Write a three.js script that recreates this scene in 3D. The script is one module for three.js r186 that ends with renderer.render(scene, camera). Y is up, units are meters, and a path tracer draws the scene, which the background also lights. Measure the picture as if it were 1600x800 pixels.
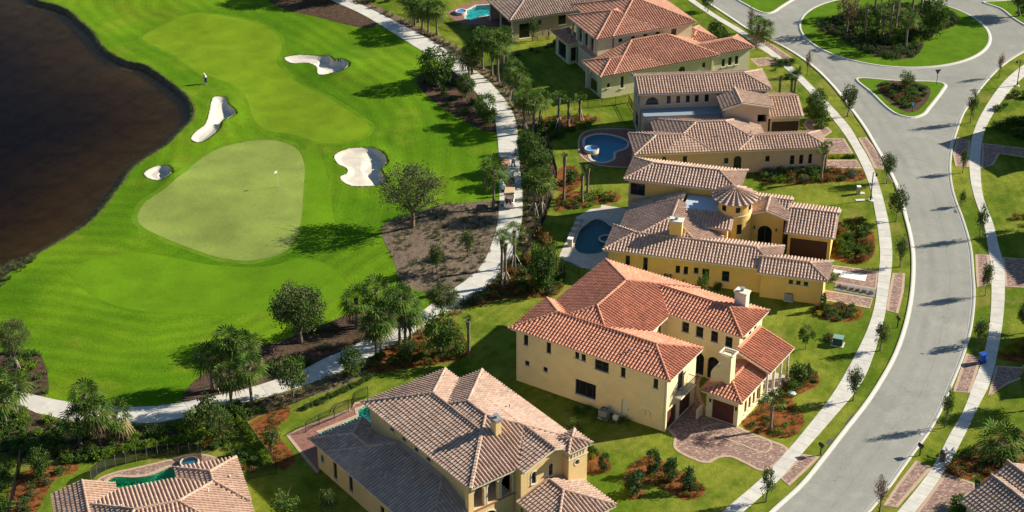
import * as THREE from 'three';
import { mergeGeometries } from 'three/addons/utils/BufferGeometryUtils.js';
import { MarchingCubes } from 'three/addons/objects/MarchingCubes.js';

// ---------- camera, sky, sun, exposure ----------
const TH = 29.35 * Math.PI / 180, FPX = 2850, CAMH = 100, CAMD = CAMH / Math.tan(TH);
const scene = new THREE.Scene();
const camera = new THREE.PerspectiveCamera(2 * Math.atan(400 / FPX) * 180 / Math.PI, 2, 1, 3000);
camera.position.set(0, CAMH, CAMD); camera.lookAt(0, 0, 0);
const renderer = new THREE.WebGLRenderer({ antialias: true });
renderer.toneMapping = THREE.LinearToneMapping; renderer.toneMappingExposure = 1.78;
renderer.shadowMap.enabled = true; renderer.shadowMap.type = THREE.PCFSoftShadowMap;
const SUN = new THREE.Vector3(0.845, 0.475, -0.232).normalize();
{
  const W = 256, Hh = 128, d = new Float32Array(W * Hh * 4);
  for (let j = 0; j < Hh; j++) for (let i = 0; i < W; i++) {
    const el = ((j + .5) / Hh - .5) * Math.PI, az = ((i + .5) / W - .5) * 2 * Math.PI;
    const dx = Math.cos(el) * Math.cos(az), dy = Math.sin(el), dz = Math.cos(el) * Math.sin(az);
    const k = Math.pow(1 - Math.max(0, dy), 3), c = Math.max(0, dx * SUN.x + dy * SUN.y + dz * SUN.z);
    const g = 0.10 * Math.pow(c, 6), o = (j * W + i) * 4;
    d[o] = .74 * (0.060 + 0.17 * k + g); d[o + 1] = .74 * (0.125 + 0.19 * k + g * .95); d[o + 2] = .74 * (0.245 + 0.17 * k + g * .85); d[o + 3] = 1;
    if (dy < 0) { d[o] = .09; d[o + 1] = .10; d[o + 2] = .08; }
  }
  const t = new THREE.DataTexture(d, W, Hh, THREE.RGBAFormat, THREE.FloatType);
  t.mapping = THREE.EquirectangularReflectionMapping; t.magFilter = t.minFilter = THREE.LinearFilter; t.needsUpdate = true;
  scene.background = t; scene.environment = t;
}
const sun = new THREE.DirectionalLight(new THREE.Color(1, 0.93, 0.80), 5);
sun.position.copy(SUN).multiplyScalar(250); sun.castShadow = true; sun.shadow.radius = 1.2;
sun.shadow.mapSize.set(4096, 4096);
Object.assign(sun.shadow.camera, { left: -110, right: 110, top: 110, bottom: -110, near: 20, far: 500 });
scene.add(sun, sun.target);

// ---------- helpers ----------
const V3 = (x, y, z) => new THREE.Vector3(x, y, z);
function RNG(s) { let a = s >>> 0; return () => { a |= 0; a = a + 0x6D2B79F5 | 0; let t = Math.imul(a ^ a >>> 15, 1 | a); t = t + Math.imul(t ^ t >>> 7, 61 | t) ^ t; return ((t ^ t >>> 14) >>> 0) / 4294967296; }; }
const hash2 = (x, y, s = 0) => { let h = Math.imul(x, 374761393) + Math.imul(y, 668265263) + Math.imul(s, 974634541); h = Math.imul(h ^ h >>> 13, 1274126177); return ((h ^ h >>> 16) >>> 0) / 4294967296; };
function vnoise(x, y, s = 0, per = 0) {
  const xi = Math.floor(x), yi = Math.floor(y), m = per ? (v => ((v % per) + per) % per) : (v => v);
  let fx = x - xi, fy = y - yi; fx = fx * fx * (3 - 2 * fx); fy = fy * fy * (3 - 2 * fy);
  const a = hash2(m(xi), m(yi), s), b = hash2(m(xi + 1), m(yi), s), c = hash2(m(xi), m(yi + 1), s), d = hash2(m(xi + 1), m(yi + 1), s);
  return a + (b - a) * fx + (c - a) * fy + (a - b - c + d) * fx * fy;
}
const fbm = (x, y, o = 4, s = 0, per = 0) => { let v = 0, a = .5, n = 0; for (let i = 0; i < o; i++) { v += a * vnoise(x, y, s + i * 17, per); n += a; x *= 2; y *= 2; per *= 2; a *= .5; } return v / n; };
const clamp = (x, a, b) => Math.max(a, Math.min(b, x)), mix = (a, b, t) => a + (b - a) * t;
const sstep = (a, b, x) => { const t = clamp((x - a) / (b - a), 0, 1); return t * t * (3 - 2 * t); };
const l2s = v => { v = clamp(v, 0, 1); return v <= .0031308 ? v * 12.92 : 1.055 * Math.pow(v, 1 / 2.4) - .055; };
const mix3 = (a, b, t) => [mix(a[0], b[0], t), mix(a[1], b[1], t), mix(a[2], b[2], t)];

// pixel of the 1600 x 800 photograph -> point on the horizontal plane of height h
function P(px, py, h = 0) {
  const u = px - 800, v = py - 400, dn = FPX * Math.sin(TH) + v * Math.cos(TH), fw = FPX * Math.cos(TH) - v * Math.sin(TH), k = (CAMH - h) / dn;
  return [u * k, CAMD - fw * k];
}
const PP = a => a.map(q => P(q[0], q[1]));
// height of a point above the ground place b whose picture lies at row ty
function heightAt(bx, by, ty) {
  const [, z] = P(bx, by), dz = CAMD - z, t = (400 - ty) / FPX;
  const y = (t * (dz * Math.cos(TH)) - dz * Math.sin(TH)) / (Math.cos(TH) + t * Math.sin(TH));
  return y + CAMH;
}
function smooth(pts, closed = true, step = .8) {
  const c = new THREE.CatmullRomCurve3(pts.map(p => V3(p[0], 0, p[1])), closed, 'centripetal');
  const n = Math.max(pts.length * 2, Math.round(c.getLength() / step));
  return c.getSpacedPoints(n).slice(0, closed ? n : n + 1).map(p => [p.x, p.z]);
}
function inside(pts, x, z) { let r = false; for (let i = 0, j = pts.length - 1; i < pts.length; j = i++) { const [xi, zi] = pts[i], [xj, zj] = pts[j]; if ((zi > z) !== (zj > z) && x < (xj - xi) * (z - zi) / (zj - zi) + xi) r = !r; } return r; }
function edgeDist(pts, x, z, closed = true) {
  let b = 1e9; const n = pts.length;
  for (let i = closed ? 0 : 1, j = closed ? n - 1 : 0; i < n; j = i++) {
    const ax = pts[j][0], az = pts[j][1], dx = pts[i][0] - ax, dz = pts[i][1] - az, l = dx * dx + dz * dz || 1e-9, t = clamp(((x - ax) * dx + (z - az) * dz) / l, 0, 1);
    const ex = x - ax - dx * t, ez = z - az - dz * t, d = ex * ex + ez * ez; if (d < b) b = d;
  }
  return Math.sqrt(b);
}
const sdist = (pts, x, z) => (inside(pts, x, z) ? -1 : 1) * edgeDist(pts, x, z);

// ---------- scene graph helpers ----------
const used = {};
function numbered(n) { used[n] = (used[n] || 0) + 1; return used[n] === 1 ? n : n + '_' + String(used[n] - 1).padStart(3, '0'); }
function shade(o) { o.castShadow = true; o.receiveShadow = true; return o; }
function tag(o, label, category, group, kind) { o.userData.label = label; if (category) o.userData.category = category; if (group) o.userData.group = group; if (kind) o.userData.kind = kind; return o; }
function mesh(name, geo, mat, parent = scene) { const m = shade(new THREE.Mesh(geo, mat)); m.name = parent === scene ? numbered(name) : name; parent.add(m); return m; }
function thing(name, label, category, pos = [0, 0, 0], turn = 0, group) { const g = new THREE.Group(); g.name = numbered(name); g.position.set(...pos); g.rotation.y = turn; tag(g, label, category, group); scene.add(g); return g; }
function struct(name, geo, mat, label, category) { return tag(mesh(name, geo, mat), label, category, null, 'structure'); }

// ---------- geometry helpers ----------
function geoFrom(pos, uv, col) {
  const g = new THREE.BufferGeometry(); g.setAttribute('position', new THREE.Float32BufferAttribute(pos, 3));
  g.setAttribute('uv', new THREE.Float32BufferAttribute(uv || new Float32Array(pos.length / 3 * 2), 2));
  if (col) g.setAttribute('color', new THREE.Float32BufferAttribute(col, 3));
  g.computeVertexNormals(); return g;
}
function box(w, h, d, x = 0, y = 0, z = 0, ry = 0) { const g = new THREE.BoxGeometry(w, h, d); if (ry) g.rotateY(ry); g.translate(x, y, z); return g; }
function beam(a, b, w, h) { // box from a to b (Vector3), width across, height along the up side
  const d = b.clone().sub(a), L = d.length(), g = new THREE.BoxGeometry(w, h, L), m = new THREE.Matrix4();
  const z = d.normalize(), x = V3(0, 1, 0).cross(z); if (x.lengthSq() < 1e-6) x.set(1, 0, 0); x.normalize(); const y = z.clone().cross(x);
  m.makeBasis(x, y, z).setPosition(a.clone().add(b).multiplyScalar(.5)); return g.applyMatrix4(m);
}
function tube(pts, rad, seg = 6) { // tapered tube through points
  const pos = [], uv = [], idx = []; let len = 0;
  for (let i = 0; i < pts.length; i++) {
    const t = (pts[Math.min(i + 1, pts.length - 1)].clone().sub(pts[Math.max(i - 1, 0)])).normalize();
    const x = Math.abs(t.y) > .95 ? V3(1, 0, 0) : V3(0, 1, 0).cross(t).normalize(); x.addScaledVector(t, -x.dot(t)).normalize(); const y = t.clone().cross(x);
    if (i) len += pts[i].distanceTo(pts[i - 1]);
    for (let k = 0; k <= seg; k++) { const a = k / seg * 2 * Math.PI, r = rad[i]; pos.push(pts[i].x + (x.x * Math.cos(a) + y.x * Math.sin(a)) * r, pts[i].y + (x.y * Math.cos(a) + y.y * Math.sin(a)) * r, pts[i].z + (x.z * Math.cos(a) + y.z * Math.sin(a)) * r); uv.push(k / seg, len); }
  }
  for (let i = 0; i < pts.length - 1; i++) for (let k = 0; k < seg; k++) { const a = i * (seg + 1) + k, b = a + seg + 1; idx.push(a, b, a + 1, a + 1, b, b + 1); }
  const g = new THREE.BufferGeometry(); g.setAttribute('position', new THREE.Float32BufferAttribute(pos, 3)); g.setAttribute('uv', new THREE.Float32BufferAttribute(uv, 2)); g.setIndex(idx); g.computeVertexNormals(); return g.toNonIndexed();
}
const merge = l => mergeGeometries(l.map(g => { const q = g.index ? g.toNonIndexed() : g; for (const k of Object.keys(q.attributes)) if (!['position', 'normal', 'uv', 'color'].includes(k)) q.deleteAttribute(k); return q; }));
// flat sheet from a closed outline in metres, with holes
function sheetGeo(out, y = 0, holes = [], hf = null) {
  const c = out.map(p => new THREE.Vector2(p[0], p[1])), hs = holes.map(h => h.map(p => new THREE.Vector2(p[0], p[1])));
  if (THREE.ShapeUtils.area(c) < 0) c.reverse(); hs.forEach(h => { if (THREE.ShapeUtils.area(h) > 0) h.reverse(); });
  const f = THREE.ShapeUtils.triangulateShape(c, hs), all = c.concat(...hs), pos = [], uv = [];
  for (const t of f) for (const k of [t[0], t[2], t[1]]) { const p = all[k]; pos.push(p.x, y + (hf ? hf(p.x, p.y) : 0), p.y); uv.push(p.x, -p.y); }
  return geoFrom(pos, uv);
}
// sheet that follows a height function: the outline is split into cells first
function drapeGeo(out, y, hf, cell, fine = () => true) {
  const tris = [];
  const clip = (pts, ax, v, keepLess) => { const r = []; for (let i = 0; i < pts.length; i++) { const a = pts[i], b = pts[(i + 1) % pts.length], ia = keepLess ? a[ax] <= v : a[ax] >= v, ib = keepLess ? b[ax] <= v : b[ax] >= v; if (ia) r.push(a); if (ia !== ib) { const t = (v - a[ax]) / (b[ax] - a[ax]); const q = [a[0] + (b[0] - a[0]) * t, a[1] + (b[1] - a[1]) * t]; q[ax] = v; r.push(q); } } return r; };
  const rec = (pts, x0, x1, z0, z1) => {
    if (pts.length < 3) return;
    const small = x1 - x0 <= cell * 1.01 && z1 - z0 <= cell * 1.01;
    if (small || !fine(x0, x1, z0, z1)) {
      const c = pts.filter((p, i) => { const q = pts[(i + 1) % pts.length]; return Math.abs(p[0] - q[0]) + Math.abs(p[1] - q[1]) > 1e-7; }).map(p => new THREE.Vector2(p[0], p[1]));
      if (c.length < 3 || Math.abs(THREE.ShapeUtils.area(c)) < 1e-8) return; if (THREE.ShapeUtils.area(c) < 0) c.reverse();
      if (c.length === 4 && small) { tris.push(c[0], c[2], c[1], c[0], c[3], c[2]); return; }
      for (const t of THREE.ShapeUtils.triangulateShape(c, [])) tris.push(c[t[0]], c[t[2]], c[t[1]]); return;
    }
    if (x1 - x0 >= z1 - z0) { const m = (x0 + x1) / 2; rec(clip(pts, 0, m, true), x0, m, z0, z1); rec(clip(pts, 0, m, false), m, x1, z0, z1); }
    else { const m = (z0 + z1) / 2; rec(clip(pts, 1, m, true), x0, x1, z0, m); rec(clip(pts, 1, m, false), x0, x1, m, z1); }
  };
  // root square aligned to a power-of-two grid so that all drapes split at the same lines
  const S = cell * 1024; rec(out, -S / 2, S / 2, -S / 2, S / 2);
  const key = new Map(), pos = [], uv = [], idx = [];
  for (const p of tris) { const k = Math.round(p.x * 2000) + '_' + Math.round(p.y * 2000); let i = key.get(k); if (i === undefined) { i = pos.length / 3; key.set(k, i); pos.push(p.x, y + hf(p.x, p.y), p.y); uv.push(p.x, -p.y); } idx.push(i); }
  const g = new THREE.BufferGeometry(); g.setAttribute('position', new THREE.Float32BufferAttribute(pos, 3)); g.setAttribute('uv', new THREE.Float32BufferAttribute(uv, 2)); g.setIndex(idx); g.computeVertexNormals(); return g;
}
// band along an open line with a cross-section profile [[offset, height], ...]
function bandGeo(line, prof, closed = false) {
  const n = line.length, pos = [], uv = [], rows = []; let L = 0;
  for (let i = 0; i < n; i++) {
    const a = line[closed ? (i - 1 + n) % n : Math.max(i - 1, 0)], b = line[closed ? (i + 1) % n : Math.min(i + 1, n - 1)], dx = b[0] - a[0], dz = b[1] - a[1], l = Math.hypot(dx, dz) || 1;
    if (i) L += Math.hypot(line[i][0] - line[i - 1][0], line[i][1] - line[i - 1][1]);
    rows.push(prof.map(([o, h], k) => [line[i][0] - dz / l * o, h, line[i][1] + dx / l * o, L, k * .2]));
  }
  if (closed) rows.push(rows[0]);
  for (let i = 0; i < rows.length - 1; i++) for (let k = 0; k < prof.length - 1; k++) for (const q of [rows[i][k], rows[i][k + 1], rows[i + 1][k], rows[i + 1][k], rows[i][k + 1], rows[i + 1][k + 1]]) { pos.push(q[0], q[1], q[2]); uv.push(q[3], q[4]); }
  return geoFrom(pos, uv);
}

// ---------- textures and materials ----------
function tex(n, fn, { m = n, srgb = true, size = [1, 1] } = {}) { // fn(u, v) -> [r,g,b] linear for colour maps, or one number
  const d = new Uint8Array(n * m * 4);
  for (let j = 0; j < m; j++) for (let i = 0; i < n; i++) { let c = fn((i + .5) / n, (j + .5) / m); if (typeof c === 'number') c = [c, c, c]; const o = (j * n + i) * 4; for (let k = 0; k < 3; k++) d[o + k] = 255 * (srgb ? l2s(c[k]) : clamp(c[k], 0, 1)); d[o + 3] = 255; }
  const t = new THREE.DataTexture(d, n, m, THREE.RGBAFormat); t.wrapS = t.wrapT = THREE.RepeatWrapping; t.magFilter = THREE.LinearFilter; t.minFilter = THREE.LinearMipmapLinearFilter; t.generateMipmaps = true; t.colorSpace = srgb ? THREE.SRGBColorSpace : THREE.NoColorSpace; t.repeat.set(1 / size[0], 1 / size[1]); t.needsUpdate = true; return t;
}
function rep(t, sx, sy = sx) { const c = t.clone(); c.repeat.set(1 / sx, 1 / sy); c.needsUpdate = true; return c; }
const mat = (c, o = {}) => new THREE.MeshStandardMaterial({ color: Array.isArray(c) ? new THREE.Color().setRGB(...c) : c, roughness: .9, ...o });
const dull = (c, o = {}) => new THREE.MeshPhysicalMaterial({ color: c, roughness: 1, specularIntensity: .12, ...o });
const nz = tex(512, (u, v) => { const a = fbm(u * 32, v * 32, 4, 3, 32), b = vnoise(u * 128, v * 128, 9, 128); return a * .6 + b * .4; }, { srgb: false });
const clumpy = tex(256, (u, v) => fbm(u * 16, v * 16, 5, 31, 16), { srgb: false });
function speckle(base, amp, seed, size, o = {}) { // mottled colour map
  return tex(256, (u, v) => { const a = fbm(u * 6, v * 6, 5, seed, 6) - .5, b = vnoise(u * 96, v * 96, seed + 5, 96) - .5, k = 1 + amp * (a * 2 + b); return [base[0] * k, base[1] * k, base[2] * k * (1 - a * .1)]; }, { size: [size, size], ...o });
}
const M = {};
M.concrete = [0, 1, 2].map(i => dull(0xffffff, { map: speckle([[.575, .545, .475], [.595, .565, .49], [.55, .52, .455]][i], .16, 40 + i, 3.1), bumpMap: rep(nz, 2), bumpScale: .004 }));
M.kerb = dull(0xffffff, { map: speckle([.56, .53, .455], .14, 61, 2.2), roughness: .92 });
const rakes = tex(256, (u, v) => .5 + .35 * Math.sin((u * 14 + 1.2 * vnoise(u * 4, v * 4, 3, 4)) * 6.283) + .3 * (fbm(u * 12, v * 12, 3, 6, 12) - .5), { srgb: false, size: [3.4, 3.4] });
M.sand = mat(0xffffff, { map: speckle([.60, .535, .43], .14, 71, 3), bumpMap: rakes, bumpScale: .007 });
M.white = mat([.75, .73, .68], { roughness: .7 });
M.darkmetal = mat([.018, .018, .02], { roughness: .5, metalness: .3 });
M.grey = mat([.25, .26, .27], { roughness: .6 });
M.glass = mat([.012, .016, .022], { roughness: .12 });
M.wood = mat([.42, .36, .28], { roughness: .9 });
// ---------- layout lines (photograph pixels on the ground) ----------
const shorePx = [[20, -40], [57, 0], [82, 6], [105, 15], [125, 33], [145, 50], [162, 75], [197, 95], [225, 101], [250, 117], [275, 135], [295, 155], [302, 172], [297, 190], [280, 205], [265, 222], [235, 242], [207, 262], [192, 283], [175, 305], [160, 325], [135, 350], [100, 372], [60, 395], [24, 418], [-10, 440], [-60, 462]];
const shore = smooth(PP(shorePx), false, .9);
const lake = shore.concat([[-130, shore[shore.length - 1][1]], [-130, -110], [shore[0][0] - 6, -110]]);
// cart path edges, from the lower left round to the top
const pathL = [[-60, 600], [0, 606], [40, 614], [75, 622], [110, 629], [150, 633], [200, 636], [240, 635], [280, 630], [320, 622], [360, 614], [400, 603], [435, 592], [475, 577], [505, 561], [540, 547], [570, 531], [605, 515], [638, 500], [665, 482], [690, 464], [712, 449], [744, 425], [761, 400], [770, 375], [777, 350], [780, 320], [780, 280], [779, 237], [776, 205], [771, 180], [745, 146], [710, 113], [680, 92], [650, 74], [615, 52], [565, 22], [512, -2], [450, -34]];
const pathR = [[-60, 622], [0, 628], [30, 633], [55, 645], [95, 655], [150, 660], [200, 663], [240, 661], [280, 655], [320, 645], [362, 633], [402, 624], [441, 613], [478, 602], [515, 587], [552, 573], [588, 551], [622, 535], [657, 513], [688, 493], [720, 475], [750, 458], [773, 436], [797, 403], [806, 385], [812, 360], [816, 335], [816, 300], [812, 260], [810, 230], [808, 200], [800, 173], [782, 147], [755, 119], [720, 96], [685, 70], [640, 45], [595, 22], [550, 0], [490, -32]];
const pathLw = smooth(PP(pathL), false, 1), pathRw = smooth(PP(pathR), false, 1);
const roadL = [[1180, 824], [1202, 800], [1250, 756], [1282, 717], [1317, 672], [1350, 630], [1370, 600], [1395, 555], [1412, 507], [1422, 455], [1424, 400], [1420, 370], [1412, 337], [1400, 294], [1385, 262], [1367, 230], [1348, 198], [1320, 160], [1300, 135], [1272, 107], [1245, 87], [1220, 72], [1195, 60], [1167, 46], [1140, 28], [1117, 13], [1092, -3], [1040, -36], [990, -66]];
const roadR = [[1330, 830], [1360, 800], [1390, 763], [1412, 732], [1430, 707], [1450, 680], [1470, 645], [1487, 605], [1507, 555], [1519, 512], [1524, 462], [1522, 425], [1518, 385], [1505, 340], [1496, 317], [1489, 292], [1486, 262], [1489, 232], [1498, 200], [1507, 177], [1525, 150], [1545, 125], [1565, 105], [1600, 82], [1680, 48]];
const roadLw = smooth(PP(roadL), false, 1), roadRw = smooth(PP(roadR), false, 1);
const walkLa = [[1128, 800], [1191, 746], [1233, 701], [1267, 660], [1300, 617], [1335, 557], [1357, 510], [1367, 475], [1372, 432], [1375, 400], [1372, 362], [1366, 325], [1360, 295], [1347, 260], [1327, 222], [1308, 195], [1267, 147], [1230, 110], [1200, 84], [1150, 49], [1117, 29], [1090, 11], [1060, -10], [1010, -42]];
const walkLb = [[1161, 800], [1218, 749], [1258, 703], [1300, 655], [1345, 600], [1367, 549], [1382, 495], [1388, 457], [1393, 420], [1394, 390], [1389, 350], [1377, 300], [1362, 257], [1342, 222], [1326, 196], [1283, 149], [1246, 112], [1212, 83], [1163, 49], [1127, 28], [1101, 11], [1072, -9], [1022, -40]];
const walkRa = [[1375, 835], [1402, 800], [1435, 760], [1462, 722], [1482, 682], [1505, 642], [1521, 600], [1537, 555], [1546, 507], [1549, 462], [1548, 420], [1545, 395], [1537, 350], [1522, 307], [1515, 270], [1517, 225], [1524, 198], [1535, 175], [1562, 135], [1585, 112], [1610, 95], [1680, 60]];
const walkRb = [[1402, 835], [1430, 800], [1465, 753], [1490, 712], [1512, 670], [1530, 632], [1546, 600], [1560, 545], [1568, 490], [1570, 445], [1568, 410], [1562, 390], [1552, 350], [1537, 310], [1532, 270], [1534, 225], [1541, 198], [1557, 170], [1582, 137], [1602, 118], [1625, 102], [1695, 66]];
// golf course: between the shore and the cart path
const golf = shore.concat(pathLw);
const bunkersPx = {
  a: [[444, 88], [460, 84], [482, 84], [497, 86], [515, 91], [519, 96], [536, 98], [545, 104], [540, 111], [524, 115], [498, 114], [494, 103], [480, 97], [456, 97]],
  b: [[523, 241], [545, 232], [575, 231], [592, 237], [603, 248], [602, 258], [594, 264], [600, 276], [602, 284], [575, 287], [545, 286], [531, 274], [542, 268], [541, 260], [529, 255]],
  c: [[335, 151], [350, 151], [357, 164], [368, 177], [363, 183], [347, 191], [341, 202], [331, 212], [312, 223], [299, 219], [305, 207], [320, 195], [327, 175], [330, 160]],
  d: [[225, 272], [240, 262], [252, 260], [264, 266], [269, 274], [265, 282], [252, 287], [237, 284]],
};
const bunkers = Object.values(bunkersPx).map(b => smooth(PP(b), true, .4));
const bunkerC = bunkers.map(b => [b.reduce((s, p) => s + p[0], 0) / b.length, b.reduce((s, p) => s + p[1], 0) / b.length, Math.max(...b.map(p => p[0]))]);
const green = smooth(PP([[400, 216], [430, 217], [460, 229], [474, 250], [474, 300], [466, 360], [446, 390], [400, 401], [350, 398], [300, 385], [250, 368], [222, 355], [215, 342], [226, 320], [260, 300], [290, 275], [303, 257], [345, 229]]), true, .7);
const fairTop = smooth(PP([[222, 54], [250, 38], [300, 22], [350, 24], [400, 33], [430, 48], [440, 75], [432, 95], [460, 120], [500, 145], [550, 179], [578, 200], [565, 215], [530, 224], [505, 224], [480, 217], [450, 207], [415, 200], [395, 180], [385, 150], [365, 130], [330, 118], [300, 105], [262, 80]]), true, .7);
const fairLow = smooth(PP([[110, 425], [150, 408], [210, 395], [260, 398], [330, 408], [420, 412], [475, 402], [520, 420], [540, 448], [520, 468], [470, 482], [400, 490], [300, 493], [230, 490], [170, 476], [125, 452]]), true, .8);
const fairMid = smooth(PP([[480, 226], [500, 240], [512, 280], [520, 330], [524, 365], [505, 395], [480, 398], [473, 370], [480, 300], [480, 255]]), true, .8);
// pool outlines
const pools = {
  terrace: smooth(PP([[916, 216], [936, 210], [960, 213], [979, 221], [977, 231], [960, 238], [957, 249], [940, 254], [926, 250], [921, 240], [914, 228]]), true, .4),
  tower: smooth(PP([[898, 388], [901, 372], [907, 358], [917, 350], [924, 345], [934, 342], [945, 346], [952, 352], [962, 358], [958, 375], [945, 392], [930, 397], [908, 396]]), true, .4),
  green: smooth(PP([[167, 751], [178, 746], [215, 746], [235, 742], [252, 735], [265, 730], [279, 732], [282, 748], [240, 760], [182, 764]]), true, .4),
  arcade: PP([[497, 676], [540, 659], [560, 650], [558, 640], [578, 631], [600, 640], [612, 672], [580, 690], [540, 672], [505, 682]]),
  far: PP([[728, 29], [726, 18], [744, 9], [776, 7], [800, 10], [805, 20], [775, 22], [752, 26], [736, 31]]),
};
// distance to the edge of the golf course on a 1 m grid
const GX0 = -90, GZ0 = -95, GN = 150, gd = new Float32Array(GN * GN);
for (let j = 0; j < GN; j++) for (let i = 0; i < GN; i++) gd[j * GN + i] = inside(golf, GX0 + i, GZ0 + j) ? edgeDist(golf, GX0 + i, GZ0 + j) : 0;
function golfDist(x, z) { const fx = clamp(x - GX0, 0, GN - 1.01), fz = clamp(z - GZ0, 0, GN - 1.01), i = Math.floor(fx), j = Math.floor(fz), a = fx - i, b = fz - j, o = j * GN + i; return mix(mix(gd[o], gd[o + 1], a), mix(gd[o + GN], gd[o + GN + 1], a), b); }
const nearBunker = (x0, x1, z0, z1) => x1 - x0 > .51 || z1 - z0 > .51 || bunkerC.some(([cx, cz]) => Math.hypot((x0 + x1) / 2 - cx, (z0 + z1) / 2 - cz) < 7);
function baseH(x, z) { const e = golfDist(x, z); if (e <= 0) return 0; return sstep(0, 7, e) * ((fbm(x / 16 + 9, z / 16 + 4, 2, 5) - .5) * 1.5 + (vnoise(x / 6, z / 6, 8) - .5) * .22); }
// raised grass round the bunkers, higher on the side away from the lake; the sand lies in a bowl below it
function bunkerAt(x, z, inn) {
  let h = 0;
  for (let i = 0; i < bunkers.length; i++) {
    const [cx, cz] = bunkerC[i]; if (Math.hypot(x - cx, z - cz) > 12) continue;
    const d = sdist(bunkers[i], x, z), dx = x - cx, l = Math.hypot(dx, z - cz) || 1, side = sstep(0, .8, dx / l - .12 * (z - cz) / l), bankHigh = .04 + .36 * side;
    if (d >= 0) h += bankHigh * Math.exp(-Math.pow(d / 1.5, 2)); else h += inn(d, side);
  }
  return h;
}
const bowl = (d, s) => -(.26 + .34 * s) * sstep(0, mix(.9, .30, s), -d);
const terrain = (x, z) => baseH(x, z) + bunkerAt(x, z, bowl);
const roughH = (x, z) => baseH(x, z) + bunkerAt(x, z, (d, s) => bowl(d, s) - .16 * sstep(0, .12, -d));
// ---------- grass colour of the whole ground ----------
function grassMap() {
  const N = 2048, X0 = -85, Z0 = -92, S = 170;
  const G = 340, dl = new Float32Array(G * G), ins = new Uint8Array(G * G), dh = new Float32Array(G * G);
  const pc = pathLw.filter((p, i) => i % 2 === 0), wl = smooth(PP(walkLa), false, 2);
  for (let j = 0; j < G; j++) for (let i = 0; i < G; i++) { const x = X0 + i * .5 + .25, z = Z0 + j * .5 + .25; ins[j * G + i] = inside(golf, x, z) ? 1 : 0; if (ins[j * G + i]) dl[j * G + i] = edgeDist(pc, x, z, false); else dh[j * G + i] = edgeDist(wl, x, z, false); }
  const samp = (a, x, z) => { const fx = clamp((x - X0) * 2 - .5, 0, G - 1.01), fz = clamp((z - Z0) * 2 - .5, 0, G - 1.01), i = Math.floor(fx), j = Math.floor(fz), u = fx - i, v = fz - j, o = j * G + i; return mix(mix(a[o], a[o + 1], u), mix(a[o + G], a[o + G + 1], u), v); };
  const d = new Uint8Array(N * N * 4);
  for (let j = 0; j < N; j++) for (let i = 0; i < N; i++) {
    const x = X0 + (i + .5) / N * S, z = Z0 + (N - 1 - j + .5) / N * S; // v runs towards -z
    const g = samp(ins, x, z) > .5;
    const n1 = fbm(x / 9, z / 9, 3, 11), n2 = fbm(x / 1.7, z / 1.7, 3, 21), n3 = hash2(i, j, 3), n4 = vnoise(x * 3.1, z * 3.1, 41);
    let c;
    if (g) {
      const e = samp(dl, x, z), wob = (fbm(x / 5, z / 5, 2, 51) - .5) * 1.4;
      const big = fbm(x / 21 + 3, z / 21, 3, 91);
      c = mix3([.068, .162, .0038], [.126, .228, .0066], sstep(.30, .70, n1 * .5 + big * .5));
      c = mix3(c, [.165, .215, .014], .45 * sstep(.60, .80, fbm(x / 4.5, z / 4.5, 4, 93)));
      const st = Math.sin((e + wob) * 2 * Math.PI / 2.3), st2 = Math.sin((e + wob * 1.6) * 2 * Math.PI / .62);
      const k = 1 + .09 * st * (.4 + n1) + .06 * st2 * n2 + .26 * (n2 - .5) + .15 * (n3 - .5) + .16 * (n4 - .5);
      c = c.map(v => v * k);
    } else {
      const e = samp(dh, x, z), st = Math.sin((e + (n1 - .5) * 2) * 2 * Math.PI / 1.1);
      c = mix3([.088, .142, .0090], [.186, .208, .024], sstep(.30, .72, n1 * .55 + n2 * .45));
      const dry = sstep(.60, .78, fbm(x / 3.3, z / 3.3, 4, 71)); c = mix3(c, [.24, .20, .052], dry * .5);
      const k = 1 + .05 * st + .32 * (n2 - .5) + .20 * (n3 - .5) + .25 * (n4 - .5); c = c.map(v => v * k);
    }
    const o = (j * N + i) * 4; d[o] = 255 * l2s(c[0]); d[o + 1] = 255 * l2s(c[1]); d[o + 2] = 255 * l2s(c[2]); d[o + 3] = 255;
  }
  const t = new THREE.DataTexture(d, N, N, THREE.RGBAFormat); t.wrapS = t.wrapT = THREE.RepeatWrapping; t.magFilter = THREE.LinearFilter; t.minFilter = THREE.LinearMipmapLinearFilter; t.generateMipmaps = true; t.colorSpace = THREE.SRGBColorSpace;
  t.repeat.set(1 / S, 1 / S); t.offset.set(-X0 / S, (Z0 + S) / S); t.needsUpdate = true; return t;
}
M.grass = dull(0xffffff, { map: grassMap(), bumpMap: rep(nz, 5), bumpScale: .05, roughness: 1 });
const turf = (base, amp, seed, size) => dull(0xffffff, { map: speckle(base, amp, seed, size), bumpMap: rep(nz, 3.3), bumpScale: .012, roughness: 1 });
M.green = turf([.205, .258, .055], .20, 81, 13); M.fairway = turf([.145, .232, .0090], .20, 83, 11); M.lowcut = turf([.102, .205, .0058], .20, 85, 12); M.islandgrass = turf([.088, .168, .007], .30, 87, 7);
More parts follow.
